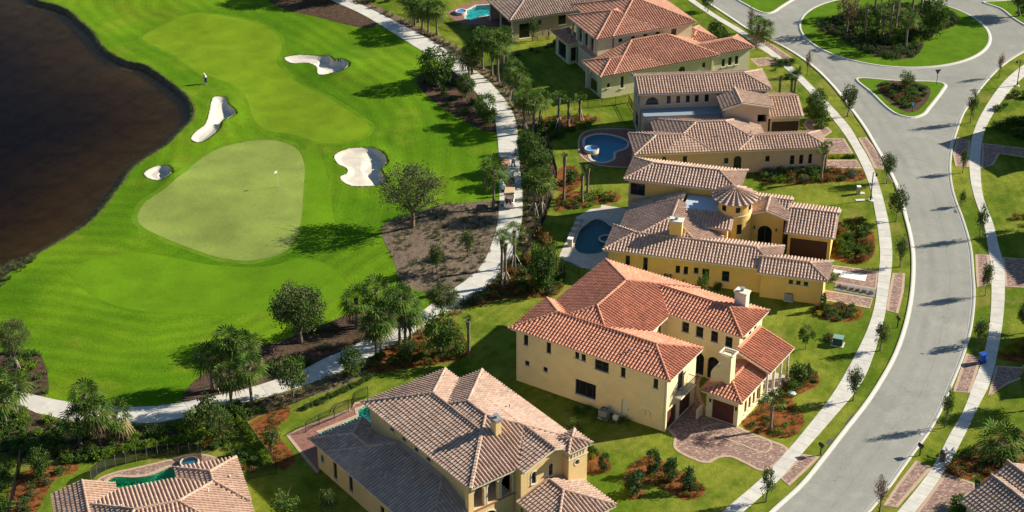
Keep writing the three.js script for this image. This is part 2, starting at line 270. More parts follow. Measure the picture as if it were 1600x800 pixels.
{ // ground with the lake and the golf course cut out; the golf course follows the terrain
  const far = 900, end = shore[shore.length - 1];
  const hole = [[shore[0][0] - 6, -110], [-130, -110], [-130, end[1]], end, ...pathLw, shore[0]];
  struct('golf_rough', drapeGeo(golf, 0, roughH, .25, nearBunker), M.grass, 'striped green rough of the golf course between lake and cart path', 'grass');
  struct('ground', sheetGeo([[-far, -far], [far, -far], [far, far], [-far, far]], 0, [hole, ...Object.values(pools)]), M.grass, 'green lawn ground around the houses and the street', 'ground');
  const grow = (pl, d) => { let A = 0; pl.forEach((p, i) => { const q = pl[(i + 1) % pl.length]; A += p[0] * q[1] - q[0] * p[1]; }); const sg = A > 0 ? 1 : -1; return pl.map((p, i) => { const a = pl[(i - 1 + pl.length) % pl.length], b = pl[(i + 1) % pl.length], dx = b[0] - a[0], dz = b[1] - a[1], l = Math.hypot(dx, dz) || 1, e = d * (.7 + .6 * vnoise(p[0] / 1.3, p[1] / 1.3, 77)); return [p[0] + sg * dz / l * e, p[1] - sg * dx / l * e]; }); };
  M.collar = turf([.105, .195, .0100], .25, 187, 5); M.semi = turf([.105, .200, .0065], .22, 189, 6);
  struct('green_collar', drapeGeo(grow(green, .75), .006, terrain, .5), M.collar, 'narrow collar of longer turf round the putting green', 'grass');
  struct('fairway_edge', drapeGeo(grow(fairTop, .6), .004, terrain, .5), M.semi, 'semi rough edge round the far fairway tongue', 'grass');
  struct('fairway', drapeGeo(fairTop, .008, terrain, .5), M.fairway, 'light green mown fairway tongue beside the two far bunkers', 'fairway');
  struct('fairway', drapeGeo(fairLow, .008, terrain, .5), M.lowcut, 'close mown oval of grass below the putting green', 'fairway');
  struct('fairway', drapeGeo(fairMid, .008, terrain, .5), M.lowcut, 'close mown strip between putting green and the wide bunker', 'fairway');
  struct('putting_green', drapeGeo(green, .014, terrain, .5), M.green, 'smooth pale green putting green with a flagstick', 'putting green');
  const bl = ['long thin sand bunker by the far fairway, near the cart path', 'wide white sand bunker between putting green and bare tree', 'tall white sand bunker beside the lake bend', 'small round sand bunker on the lake bank'];
  bunkers.forEach((b, i) => tag(mesh('sand_bunker', drapeGeo(b, .02, terrain, .125), M.sand), bl[i], 'bunker', null, 'structure'));
  // shaggy grass lips round the bunkers
  // lake: bank, bed and water
  const bank = []; const r = RNG(5);
  const wob = shore.map(p => [p[0] + (r() - .5) * .12, p[1] + (r() - .5) * .12]);
  M.bank = mat(0xffffff, { map: speckle([.13, .095, .045], .5, 91, 2.5), bumpMap: rep(clumpy, 1.2), bumpScale: .12, roughness: 1 });
  struct('lake_bank', bandGeo(wob, [[-.25, .05], [0, .03], [.14, -.22], [.30, -.5], [.8, -.72], [1.6, -.95]]), M.bank, 'low eroded brown earth bank along the lake edge', 'bank');
  const shoreC = shore.filter((p, i) => i % 2 === 0), bed = (x, z) => -.62 - .65 * sstep(0, 3, edgeDist(shoreC, x, z, false)) - Math.min(1.3, .03 * Math.pow(edgeDist(shoreC, x, z, false), 1.25)) - .25 * (fbm(x / 5, z / 5, 3, 12) - .5);
  M.bed = mat(0xffffff, { map: speckle([.115, .078, .032], .45, 93, 9), roughness: 1 });
  struct('lake_bed', drapeGeo(lake, 0, bed, 2), M.bed, 'brown silt bed of the lake showing through the shallows', 'lake bed');
  M.water = new THREE.MeshPhysicalMaterial({ color: 0xffffff, roughness: .06, specularIntensity: .1, transmission: 1, thickness: 1, ior: 1.15, attenuationColor: new THREE.Color().setRGB(.42, .36, .20), attenuationDistance: 1.7, bumpMap: rep(clumpy, 6), bumpScale: .012 });
  struct('lake_water', sheetGeo(lake, -.55), M.water, 'dark brown still lake water', 'water');
}
// ---------- planted beds ----------
const beds = [];
M.mulchGrey = dull(0xffffff, { map: tex(512, (u, v) => { const a = fbm(u * 20, v * 20, 4, 101, 20), b = hash2(Math.floor(u * 220), Math.floor(v * 130), 4), c = vnoise(u * 90, v * 40, 5, 0), k = .45 + a * .7 + .35 * (b - .5) + .3 * (c - .5); return [.22 * k, .165 * k, .115 * k]; }, { size: [7, 7] }), bumpMap: rep(nz, 2.2), bumpScale: .06, roughness: 1 });
M.mulchDark = dull(0xffffff, { map: tex(512, (u, v) => { const a = fbm(u * 20, v * 20, 4, 111, 20), b = hash2(Math.floor(u * 220), Math.floor(v * 220), 4), k = .4 + a * .8 + .4 * (b - .5); return [.125 * k, .08 * k, .052 * k]; }, { size: [7, 7] }), bumpMap: rep(nz, 2.2), bumpScale: .06, roughness: 1 });
M.mulchRed = dull(0xffffff, { map: tex(512, (u, v) => { const a = fbm(u * 20, v * 20, 4, 121, 20), b = hash2(Math.floor(u * 220), Math.floor(v * 220), 4), k = .35 + a * .85 + .5 * (b - .5); return [.30 * k, .105 * k, .034 * k]; }, { size: [6, 6] }), bumpMap: rep(nz, 2.2), bumpScale: .07, roughness: 1 });
const redBeds = [];
function bed(px, m, label, y = .016) { const o = smooth(PP(px), true, .6); beds.push(o); if (m === M.mulchRed) redBeds.push(o); const onGolf = px.some(q => inside(golf, ...P(q[0], q[1]))); tag(mesh('planting_bed', onGolf ? drapeGeo(o, y, terrain, .5) : sheetGeo(o, y), m), label, 'planting bed', null, 'structure'); return o; }
const bedA = bed([[596, 352], [610, 340], [645, 334], [685, 321], [725, 318], [781, 314], [782, 335], [778, 360], [762, 402], [745, 427], [708, 454], [690, 459], [655, 455], [628, 445], [617, 415], [602, 382]], M.mulchGrey, 'wide grey brown mulch bed around the bare tree by the cart path');
const bedB = bed([[655, 122], [690, 112], [712, 113], [746, 146], [773, 184], [777, 207], [764, 206], [745, 198], [722, 186], [690, 168], [655, 142]], M.mulchDark, 'dark mulch bed under the dense trees beside the cart path');
bed([[420, -6], [515, -2], [566, 22], [590, 37], [578, 43], [540, 36], [490, 22], [450, 12]], M.mulchDark, 'dark mulch strip at the far end of the cart path');
const bedD = bed([[398, 552], [440, 534], [500, 512], [545, 492], [590, 478], [640, 486], [645, 497], [605, 516], [540, 549], [505, 562], [435, 593], [400, 604], [385, 594]], M.mulchDark, 'brown mulch bed under the round dark tree and fan palms');
bed([[300, 600], [340, 575], [375, 565], [398, 585], [402, 603], [360, 615], [320, 623], [285, 629]], M.mulchDark, 'dark mulch bed under the palm clump at the path bend');
const bedF = bed([[-20, 560], [30, 548], [60, 556], [74, 585], [72, 618], [50, 616], [0, 607], [-20, 605]], M.mulchDark, 'planted mulch bed round the staked tree at the course edge');
const bedG = bed([[90, 657], [150, 662], [200, 665], [240, 663], [300, 652], [362, 635], [402, 626], [415, 640], [385, 660], [330, 680], [260, 697], [190, 712], [120, 720], [60, 718], [20, 712], [-20, 690], [0, 632], [40, 640]], M.mulchDark, 'shrub bed between the cart path and the pool house garden', .012);
const bedH = bed([[403, 626], [441, 615], [480, 603], [515, 589], [553, 575], [590, 553], [560, 590], [510, 612], [460, 628], [420, 646], [408, 642]], M.mulchGrey, 'narrow mulch strip between the cart path and the iron fence', .012);
const bedI = bed([[590, 552], [623, 537], [658, 515], [690, 496], [722, 520], [728, 556], [700, 566], [660, 572], [610, 580], [575, 583]], M.mulchRed, 'orange mulch bed of shrubs behind the brown roofed house', .012);
const bedJ = bed([[722, 476], [751, 460], [775, 438], [798, 408], [830, 400], [870, 408], [882, 440], [868, 462], [820, 466], [780, 468], [745, 478]], M.mulchRed, 'orange mulch bed of bronze shrubs beside the red roofed house', .012);
const bedK = bed([[817, 340], [818, 300], [813, 258], [811, 230], [830, 205], [848, 200], [868, 278], [862, 315], [850, 346], [822, 396], [808, 390], [813, 362]], M.mulchDark, 'long shrub bed between the cart path and the black fence', .012);
const bedL = bed([[716, 92], [757, 118], [784, 146], [802, 173], [810, 200], [828, 204], [846, 192], [836, 180], [812, 160], [790, 132], [760, 104], [722, 78], [690, 60], [645, 36], [598, 14], [560, -4], [550, 0], [596, 22], [640, 45], [686, 71]], M.mulchGrey, 'long dry grass bed under the palms along the cart path', .012);
bed([[868, 318], [880, 300], [930, 300], [968, 303], [965, 315], [930, 320], [895, 326], [868, 330]], M.mulchRed, 'orange mulch bed with bare palm trunks near the orange house pool', .012);
bed([[850, 185], [890, 180], [925, 182], [938, 187], [925, 194], [890, 200], [868, 205], [852, 200]], M.mulchRed, 'orange mulch bed with braced leaning palms', .012);
bed([[868, 280], [876, 262], [892, 258], [902, 266], [906, 290], [890, 300], [872, 298]], M.mulchRed, 'round orange mulch bed with a dark shrub', .012);
bed([[384, 668], [410, 650], [450, 634], [452, 650], [432, 672], [462, 720], [440, 735], [415, 700]], M.mulchRed, 'orange mulch bed beside the hedge', .012);
bed([[40, 735], [80, 726], [122, 724], [118, 738], [92, 745], [70, 775], [50, 810], [10, 830], [10, 780]], M.mulchRed, 'orange mulch bed at the garden corner of the pool house', .012);
// front gardens
const bedFront1 = bed([[1158, 662], [1176, 645], [1205, 612], [1232, 590], [1262, 578], [1278, 585], [1278, 602], [1258, 612], [1238, 624], [1256, 650], [1250, 672], [1232, 684], [1200, 682], [1172, 672]], M.mulchRed, 'curved orange mulch bed before the red roofed house porch', .012);
const bedFront2 = bed([[975, 745], [990, 722], [1015, 712], [1060, 735], [1102, 762], [1095, 776], [1072, 782], [1050, 772], [1010, 755], [1005, 775], [985, 780], [978, 765]], M.mulchRed, 'orange mulch bed with upright clipped shrubs on the lawn', .012);
bed([[905, 705], [920, 700], [945, 712], [955, 728], [950, 738], [925, 740], [905, 740]], M.mulchRed, 'small orange mulch bed beside the arcade house tower', .012);
const bedFront5 = bed([[1270, 480], [1300, 474], [1335, 478], [1350, 488], [1340, 500], [1315, 503], [1285, 498], [1270, 490]], M.mulchRed, 'oval shrub bed on the lawn of the red roofed house', .012);
const bedFront6 = bed([[1300, 350], [1340, 345], [1362, 360], [1364, 400], [1345, 412], [1305, 405], [1298, 380]], M.mulchRed, 'orange mulch bed beside the orange house garage', .012);
const bedSide6 = bed([[1178, 270], [1230, 262], [1290, 262], [1345, 266], [1352, 280], [1300, 285], [1240, 288], [1190, 284]], M.mulchRed, 'shrub bed beside the tan house wall', .012);
const bedR1 = bed([[1560, 560], [1570, 545], [1600, 530], [1640, 545], [1640, 570], [1590, 566]], M.mulchRed, 'mulch bed at the driveway across the street', .012);
const bedR2 = bed([[1476, 735], [1500, 712], [1540, 690], [1600, 672], [1640, 690], [1620, 730], [1560, 750], [1520, 750], [1485, 742]], M.mulchRed, 'mulch bed beside the corner house driveway', .012);

// ---------- cart path and pavements: each slab a piece ----------
function slabs(name, A, B, step, label, top, seed, gap = .009) {
  const g = new THREE.Group(); g.name = numbered(name); scene.add(g); tag(g, label, name === 'cart_path' ? 'path' : 'pavement', null, 'structure');
  const ca = new THREE.CatmullRomCurve3(PP(A).map(p => V3(p[0], 0, p[1])), false, 'centripetal'), cb = new THREE.CatmullRomCurve3(PP(B).map(p => V3(p[0], 0, p[1])), false, 'centripetal');
  const nS = 400, a = ca.getSpacedPoints(nS), b = smooth(PP(B), false, .25).map(p => V3(p[0], 0, p[1]));
  const L = ca.getLength(), n = Math.round(L / step), r = RNG(seed), cut = [];
  for (let i = 0; i <= n; i++) { // square cut: nearest point of the other edge, kept moving forwards
    const t = i / n * nS, k = Math.min(nS - 1, Math.floor(t)), p = a[k].clone().lerp(a[k + 1], t - k); let best = 1e9, q = null, bi = 0;
    b.forEach((v, j) => { const d = v.distanceToSquared(p); if (d < best && j >= (cut.length ? cut[cut.length - 1][2] : 0)) { best = d; q = v; bi = j; } });
    cut.push([p, q.clone(), bi]);
  }
  for (let i = 0; i < n; i++) {
    const [p0, q0] = cut[i], [p1, q1] = cut[i + 1], e = gap / step, c = [p0.clone().lerp(p1, e), q0.clone().lerp(q1, e), q1.clone().lerp(q0, 0).lerp(q0, e), p1.clone().lerp(p0, e)];
    const pm = c[0].clone().lerp(c[3], .5), ch = .012, pos = [], uv = [], ctr = c[0].clone().add(c[2]).multiplyScalar(.5), y = top + (r() - .5) * .006;
    const inn = c.map(v => v.clone().lerp(ctr, ch)), T = (v, h) => [v.x, h, v.z];
    const quad = (A_, B_, C_, D_) => { for (const v of [A_, C_, B_, A_, D_, C_]) { pos.push(...v); uv.push(v[0], -v[2]); } };
    quad(T(inn[0], y), T(inn[1], y), T(inn[2], y), T(inn[3], y));
    for (let k = 0; k < 4; k++) { const k2 = (k + 1) % 4; quad(T(c[k], y - .012), T(c[k2], y - .012), T(inn[k2], y), T(inn[k], y)); quad(T(c[k], -.02), T(c[k2], -.02), T(c[k2], y - .012), T(c[k], y - .012)); }
    const gg = geoFrom(pos, uv); if (gg.attributes.normal.getY(0) < 0) { for (let k = 0; k < pos.length; k += 9) for (let w = 0; w < 3; w++) { const t = pos[k + 3 + w]; pos[k + 3 + w] = pos[k + 6 + w]; pos[k + 6 + w] = t; } }
    mesh('slab', geoFrom(pos, uv.map((v, k) => k % 2 ? -pos[(k >> 1) * 3 + 2] : pos[(k >> 1) * 3])), M.concrete[Math.floor(r() * 3)], g);
  }
  return g;
}
slabs('cart_path', pathL, pathR, 2.6, 'pale concrete cart path curving past the golf course', .035, 1);
slabs('sidewalk', walkLa, walkLb, 1.5, 'concrete sidewalk in front of the tiled houses', .04, 2);
slabs('sidewalk', walkRa, walkRb, 1.5, 'concrete sidewalk across the street from the tiled houses', .04, 3);
// ---------- road, kerbs, islands ----------
M.road = (() => { // asphalt: wheel tracks, stains, cracks and pale worn patches, in world metres
  const N = 1536, X0 = 5, Z0 = -98, S = 150, G = 300, dl = new Float32Array(G * G), L2 = roadLw.filter((p, i) => i % 2 === 0);
  for (let j = 0; j < G; j++) for (let i = 0; i < G; i++) dl[j * G + i] = edgeDist(L2, X0 + i * .5, Z0 + j * .5, false);
  const at = (x, z) => { const fx = clamp((x - X0) * 2, 0, G - 1.01), fz = clamp((z - Z0) * 2, 0, G - 1.01), i = Math.floor(fx), j = Math.floor(fz), u = fx - i, v = fz - j, o = j * G + i; return mix(mix(dl[o], dl[o + 1], u), mix(dl[o + G], dl[o + G + 1], u), v); };
  const d = new Uint8Array(N * N * 4);
  for (let j = 0; j < N; j++) for (let i = 0; i < N; i++) {
    const x = X0 + (i + .5) / N * S, z = Z0 + (N - 1 - j + .5) / N * S, e = at(x, z) + (vnoise(x / 4, z / 4, 5) - .5) * .5;
    const a = fbm(x / 6, z / 6, 5, 131), b = fbm(x / 1.2, z / 1.2, 3, 133), n = hash2(i, j, 7), lt = sstep(.62, .76, fbm(x / 2.6, z / 2.6, 4, 135)), dk = sstep(.66, .78, fbm(x / 3.1, z / 3.1, 4, 137));
    const trk = Math.exp(-Math.pow((e - 1.6) / .35, 2)) + Math.exp(-Math.pow((e - 3.1) / .35, 2)) + Math.exp(-Math.pow((e - 5.2) / .35, 2)) + Math.exp(-Math.pow((e - 6.6) / .35, 2));
    const cr = Math.abs(fbm(x / 3.7 + 5, z / 3.7, 4, 151) - .5), crack = cr < .0018 && fbm(x / 9, z / 9, 2, 153) > .52 ? .72 : 1, seam = Math.abs(e - 4.1) < .06 ? .9 : 1, oil = Math.exp(-Math.pow((e - 2.3) / .5, 2)) * sstep(.5, .75, fbm(x / 1.5, z / 5, 3, 155));
    let k = .90 + .20 * (a - .4) + .13 * (b - .5) + .15 * (n - .5); k *= (1 + .10 * lt - .06 * dk + .045 * trk - .10 * oil) * crack * seam;
    const o = (j * N + i) * 4; d[o] = 255 * l2s(.318 * k); d[o + 1] = 255 * l2s(.312 * k); d[o + 2] = 255 * l2s(.268 * k); d[o + 3] = 255;
  }
  const t = new THREE.DataTexture(d, N, N, THREE.RGBAFormat); t.wrapS = t.wrapT = THREE.RepeatWrapping; t.magFilter = THREE.LinearFilter; t.minFilter = THREE.LinearMipmapLinearFilter; t.generateMipmaps = true; t.colorSpace = THREE.SRGBColorSpace; t.repeat.set(1 / S, 1 / S); t.offset.set(-X0 / S, (Z0 + S) / S); t.needsUpdate = true;
  return dull(0xffffff, { map: t, bumpMap: rep(nz, 1.5), bumpScale: .006 });
})();
const roadOut = roadLw.concat([[58, -140], [150, -140], [150, roadRw[roadRw.length - 1][1]]], roadRw.slice().reverse());
struct('road', sheetGeo(roadOut, .006), M.road, 'grey asphalt residential street widening into a roundabout', 'road');
const kerbProf = [[-.02, .0], [0, .10], [.10, .115], [.24, .09], [.34, .035], [.46, .016], [.46, .0]];
const kflip = kerbProf.map(([o, h]) => [-o, h]);
struct('kerb', bandGeo(roadLw, kerbProf), M.kerb, 'pale concrete kerb along the house side of the street', 'kerb');
struct('kerb', bandGeo(roadRw, kflip), M.kerb, 'pale concrete kerb along the far side of the street', 'kerb');
function island(line, label, klabel, gname = 'traffic_island') {
  let A = 0; for (let i = 0, n = line.length; i < n; i++) { const p = line[i], q = line[(i + 1) % n]; A += p[0] * q[1] - q[0] * p[1]; }
  if (A < 0) line.reverse();
  struct(gname, sheetGeo(line, .10), M.islandgrass, label, 'island');
  struct('kerb', bandGeo(line, [[.30, .09], [.28, .135], [.05, .15], [-.06, .06], [-.18, .03], [-.18, .0]], true), M.kerb, klabel, 'kerb');
}
const rbC = [0, 0]; let rbR = 0;
{ // circle through the roundabout's kerb
  const pts = PP([[1249, 43], [1252, 55], [1290, 82], [1350, 101], [1430, 106], [1490, 99], [1540, 78], [1549, 60], [1528, 30], [1475, 9], [1294, 4], [1265, 17]]);
  let sx = 0, sz = 0; let a = [[0, 0, 0], [0, 0, 0], [0, 0, 0]], b = [0, 0, 0];
  for (const [x, z] of pts) { const r = [2 * x, 2 * z, 1], y = x * x + z * z; for (let i = 0; i < 3; i++) { b[i] += r[i] * y; for (let j = 0; j < 3; j++) a[i][j] += r[i] * r[j]; } }
  for (let i = 0; i < 3; i++) { for (let j = i + 1; j < 3; j++) { const f = a[j][i] / a[i][i]; for (let k = i; k < 3; k++) a[j][k] -= f * a[i][k]; b[j] -= f * b[i]; } }
  const s = [0, 0, 0]; for (let i = 2; i >= 0; i--) { let v = b[i]; for (let k = i + 1; k < 3; k++) v -= a[i][k] * s[k]; s[i] = v / a[i][i]; }
  rbC[0] = s[0]; rbC[1] = s[1]; rbR = Math.sqrt(s[2] + s[0] * s[0] + s[1] * s[1]);
}
island(Array.from({ length: 120 }, (_, i) => { const t = i / 120 * 2 * Math.PI; return [rbC[0] + rbR * Math.cos(t), rbC[1] + rbR * Math.sin(t)]; }), 'round grass island of the roundabout planted with palms', 'white kerb ring round the roundabout island', 'roundabout_island');
island(smooth(PP([[1337, 124], [1345, 122], [1400, 126], [1470, 129], [1478, 133], [1473, 143], [1453, 169], [1443, 180], [1425, 185], [1402, 180], [1386, 170], [1361, 146]]), true, .5), 'triangular grass splitter island with a shrub clump', 'white kerb of the triangular splitter island');
island(smooth(PP([[1120, -20], [1150, 0], [1166, 9], [1183, 18], [1198, 22], [1208, 20], [1222, 11], [1240, 0], [1262, -12], [1200, -40]]), true, .5), 'grass verge at the far mouth of the roundabout', 'kerb of the far grass verge');
island(smooth(PP([[1535, 4], [1560, 2], [1600, 0], [1660, -5], [1660, 60], [1625, 50], [1602, 41], [1582, 29], [1562, 14]]), true, .5), 'grass splitter island with dark shrubs beside the roundabout', 'kerb of the shrub splitter island');
// ---------- paver driveways ----------
const paverTex = (pal, seed) => tex(1024, (u, v) => { // herringbone-like scatter of small bricks 0.2 x 0.1 m over 8 m
  const X = u * 40, Y = v * 80; const row = Math.floor(Y), xx = X + (row % 2) * .5, col = Math.floor(xx), fx = xx - col, fy = Y - row, h = hash2(((col % 40) + 40) % 40, row % 80, seed), h2 = hash2(col % 40, row % 80, seed + 3);
  const c = pal[Math.floor(h * pal.length)], j = fx < .06 || fy < .10 ? .55 : 1, k = (.8 + .4 * h2) * j * (.85 + .3 * fbm(u * 10, v * 10, 3, seed + 9, 10)); return [c[0] * k, c[1] * k, c[2] * k]; }, { size: [8, 8] });
M.paver = mat(0xffffff, { map: paverTex([[.27, .155, .12], [.25, .14, .11], [.30, .18, .14], [.23, .13, .105], [.28, .17, .135], [.46, .36, .25], [.34, .22, .17]], 7), roughness: .92 });
M.paverBrick = mat(0xffffff, { map: paverTex([[.27, .12, .08], [.24, .11, .08], [.31, .15, .10], [.22, .105, .08]], 17), roughness: .92 });
M.border = mat(0xffffff, { map: speckle([.46, .32, .22], .25, 141, 1.4), roughness: .92 });
M.travertine = mat(0xffffff, { map: speckle([.52, .45, .36], .2, 143, 2.5), roughness: .9 });
function drive(px, label, { holes = [], m = M.paver, sm = .6, border = .28, y = .02, name = 'driveway', closed = true } = {}) {
  let o = sm ? smooth(PP(px), true, sm) : PP(px); let A = 0; for (let i = 0, n = o.length; i < n; i++) { const p = o[i], q = o[(i + 1) % n]; A += p[0] * q[1] - q[0] * p[1]; } if (A < 0) o.reverse();
  const g = new THREE.Group(); g.name = numbered(name); scene.add(g); tag(g, label, name.replace('_', ' '), null, 'structure');
  mesh('paving', sheetGeo(o, y, holes), m, g); if (border) mesh('border', bandGeo(o, [[-.03, 0], [-.03, y + .012], [border, y + .012], [border, y]], true), M.border, g);
  return o;
}
drive([[1042, 667], [1053, 683], [1053, 700], [1068, 711], [1105, 724], [1122, 716], [1140, 714], [1164, 724], [1192, 736], [1232, 702], [1196, 685], [1162, 671], [1150, 664], [1106, 640], [1092, 600], [1105, 575], [1098, 560], [1080, 580], [1062, 640]], 'pink paver forecourt and driveway of the red roofed house');
drive([[1165, 684], [1180, 681], [1206, 692], [1196, 708], [1150, 692], [1110, 678], [1095, 672], [1104, 665], [1130, 662], [1150, 672]], 'inner paver panel of the forecourt driveway', { m: M.paver, border: .16, y: .026, name: 'driveway_inlay' });
drive([[1218, 746], [1233, 759], [1258, 736], [1280, 714], [1255, 710], [1235, 728]], 'paver apron between sidewalk and road by the mailbox', { sm: 0 });
drive([[1298, 414], [1372, 424], [1369, 452], [1294, 440]], 'paver driveway of the orange house with a white strip', { sm: 0 });
struct('concrete_panel', sheetGeo(PP([[1303, 421], [1355, 430], [1352, 440], [1299, 431]]), .04), M.white, 'white slab inset in the orange house driveway', 'slab');
drive([[1287, 453], [1364, 466], [1359, 482], [1287, 469]], 'narrow paver walk beside the orange house driveway', { sm: 0 });
drive([[1395, 427], [1414, 427], [1412, 455], [1403, 490], [1385, 485], [1389, 456]], 'paver apron at the orange house kerb', { sm: 0 });
drive([[1288, 216], [1319, 217], [1333, 240], [1290, 240]], 'paver driveway of the tan house garage', { sm: 0 });
drive([[1284, 250], [1338, 250], [1346, 263], [1284, 263]], 'second paver walk of the tan house', { sm: 0 });
drive([[1341, 216], [1353, 214], [1378, 245], [1381, 266], [1366, 263], [1358, 245]], 'paver apron at the tan house kerb', { sm: 0 });
drive([[1255, 195], [1262, 185], [1290, 196], [1300, 206], [1286, 215], [1262, 205]], 'paver patch before the tan house garage door', { sm: 0 });
drive([[1180, 72], [1196, 82], [1215, 92], [1232, 99], [1240, 92], [1215, 75], [1195, 63]], 'paver apron near the roundabout by the pale green house', { sm: 0 });
drive([[1172, 92], [1200, 90], [1218, 100], [1185, 104]], 'paver driveway of the pale green house', { sm: 0 });
drive([[1496, 214], [1516, 220], [1514, 261], [1493, 260], [1489, 240]], 'paver apron across the street beneath a street tree', { sm: 0 });
drive([[1535, 224], [1640, 236], [1640, 262], [1600, 246], [1562, 240], [1552, 258], [1533, 263]], 'paver driveway across the street opposite the tan house', { sm: 0 });
drive([[1524, 398], [1545, 398], [1549, 443], [1527, 449], [1525, 425]], 'paver apron across the street with a slim tree', { sm: 0 });
drive([[1567, 402], [1640, 408], [1640, 452], [1571, 448]], 'shaded paver driveway across the street', { sm: 0 });
drive([[1510, 552], [1533, 561], [1516, 614], [1489, 612], [1500, 580]], 'paver apron beside the blue bin', { sm: 0 });
drive([[1556, 572], [1640, 576], [1640, 600], [1600, 590], [1575, 600], [1544, 619]], 'paver driveway across the street beside the blue bin', { sm: 0 });
drive([[1431, 720], [1456, 731], [1402, 793], [1380, 790], [1402, 757]], 'pale paver apron at the corner house', { sm: 0 });
drive([[1476, 740], [1522, 755], [1528, 768], [1512, 775], [1498, 785], [1490, 800], [1470, 830], [1420, 840], [1432, 800]], 'pink paver driveway of the corner house', { sm: 0 });
// ---------- houses ----------
const TW = .36, TL = .42; // roof tile spacing across and up the slope
const tileGeo = (() => { // one barrel tile: arched, its lower end lifted
  const n = 5, pos = [], P0 = [], P1 = [];
  for (let k = 0; k <= n; k++) { const a = Math.PI * k / n; P0.push([-Math.cos(a) * .125, Math.sin(a) * .135 + .042, .22]); P1.push([-Math.cos(a) * .11, Math.sin(a) * .115 + .002, -.22]); }
  for (let k = 0; k < n; k++) pos.push(...P0[k], ...P0[k + 1], ...P1[k], ...P1[k], ...P0[k + 1], ...P1[k + 1]);
  for (let k = 1; k < n; k++) pos.push(...P0[0], ...P0[k + 1], ...P0[k]);
  pos.push(-.125, .042, .22, -.125, -.01, .22, .125, .042, .22, .125, .042, .22, -.125, -.01, .22, .125, -.01, .22);
  return geoFrom(pos);
})();
const capGeo = tileGeo.clone().scale(1.15, 1.15, 1.1);
const tileMat = mat(0xffffff, { roughness: .85 });
function clipPoly(poly, a, b, c) { const r = []; for (let i = 0; i < poly.length; i++) { const p = poly[i], q = poly[(i + 1) % poly.length], u = a * p[0] + b * p[1] + c, v = a * q[0] + b * q[1] + c; if (u >= -1e-9) r.push(p); if ((u >= -1e-9) !== (v >= -1e-9)) { const t = u / (u - v); r.push([mix(p[0], q[0], t), mix(p[1], q[1], t)]); } } return r; }
function planeOf(w, s) { const [x0, x1, z0, z1] = w.r, p = (w.ps && w.ps[s]) || w.p; return { w: [p, 0, w.e - p * x0], e: [-p, 0, w.e + p * x1], n: [0, p, w.e - p * z0], s: [0, -p, w.e + p * z1] }[s]; } // height = a x + b z + c
function surf(w, x, z) { let m = 1e9; for (const s of w.sides) { const [a, b, c] = planeOf(w, s); m = Math.min(m, a * x + b * z + c); } return m; }
const inRect = (w, x, z, g = 0) => x > w.r[0] - g && x < w.r[1] + g && z > w.r[2] - g && z < w.r[3] + g;
const arcPts = (cx, cy, rx, ry, a0, a1, n) => Array.from({ length: n + 1 }, (_, i) => { const t = a0 + (a1 - a0) * i / n; return [cx + rx * Math.cos(t), cy + ry * Math.sin(t)]; });
function openShape(u, y, w, h, type) {
  if (type === 'oval') return arcPts(u, y + h / 2, w / 2, h / 2, 0, Math.PI * 2, 16).slice(0, 16);
  if (type === 'arch' || type === 'archopen') { const r = w / 2; return [[u - r, y], [u + r, y], ...arcPts(u, y + h - r, r, r, 0, Math.PI, 10)]; }
  return [[u - w / 2, y], [u + w / 2, y], [u + w / 2, y + h], [u - w / 2, y + h]];
}
const toShape = pts => new THREE.Shape(pts.map(p => new THREE.Vector2(p[0], p[1])));
const ext = (sh, d) => new THREE.ExtrudeGeometry(sh, { depth: d, bevelEnabled: false, curveSegments: 4 });
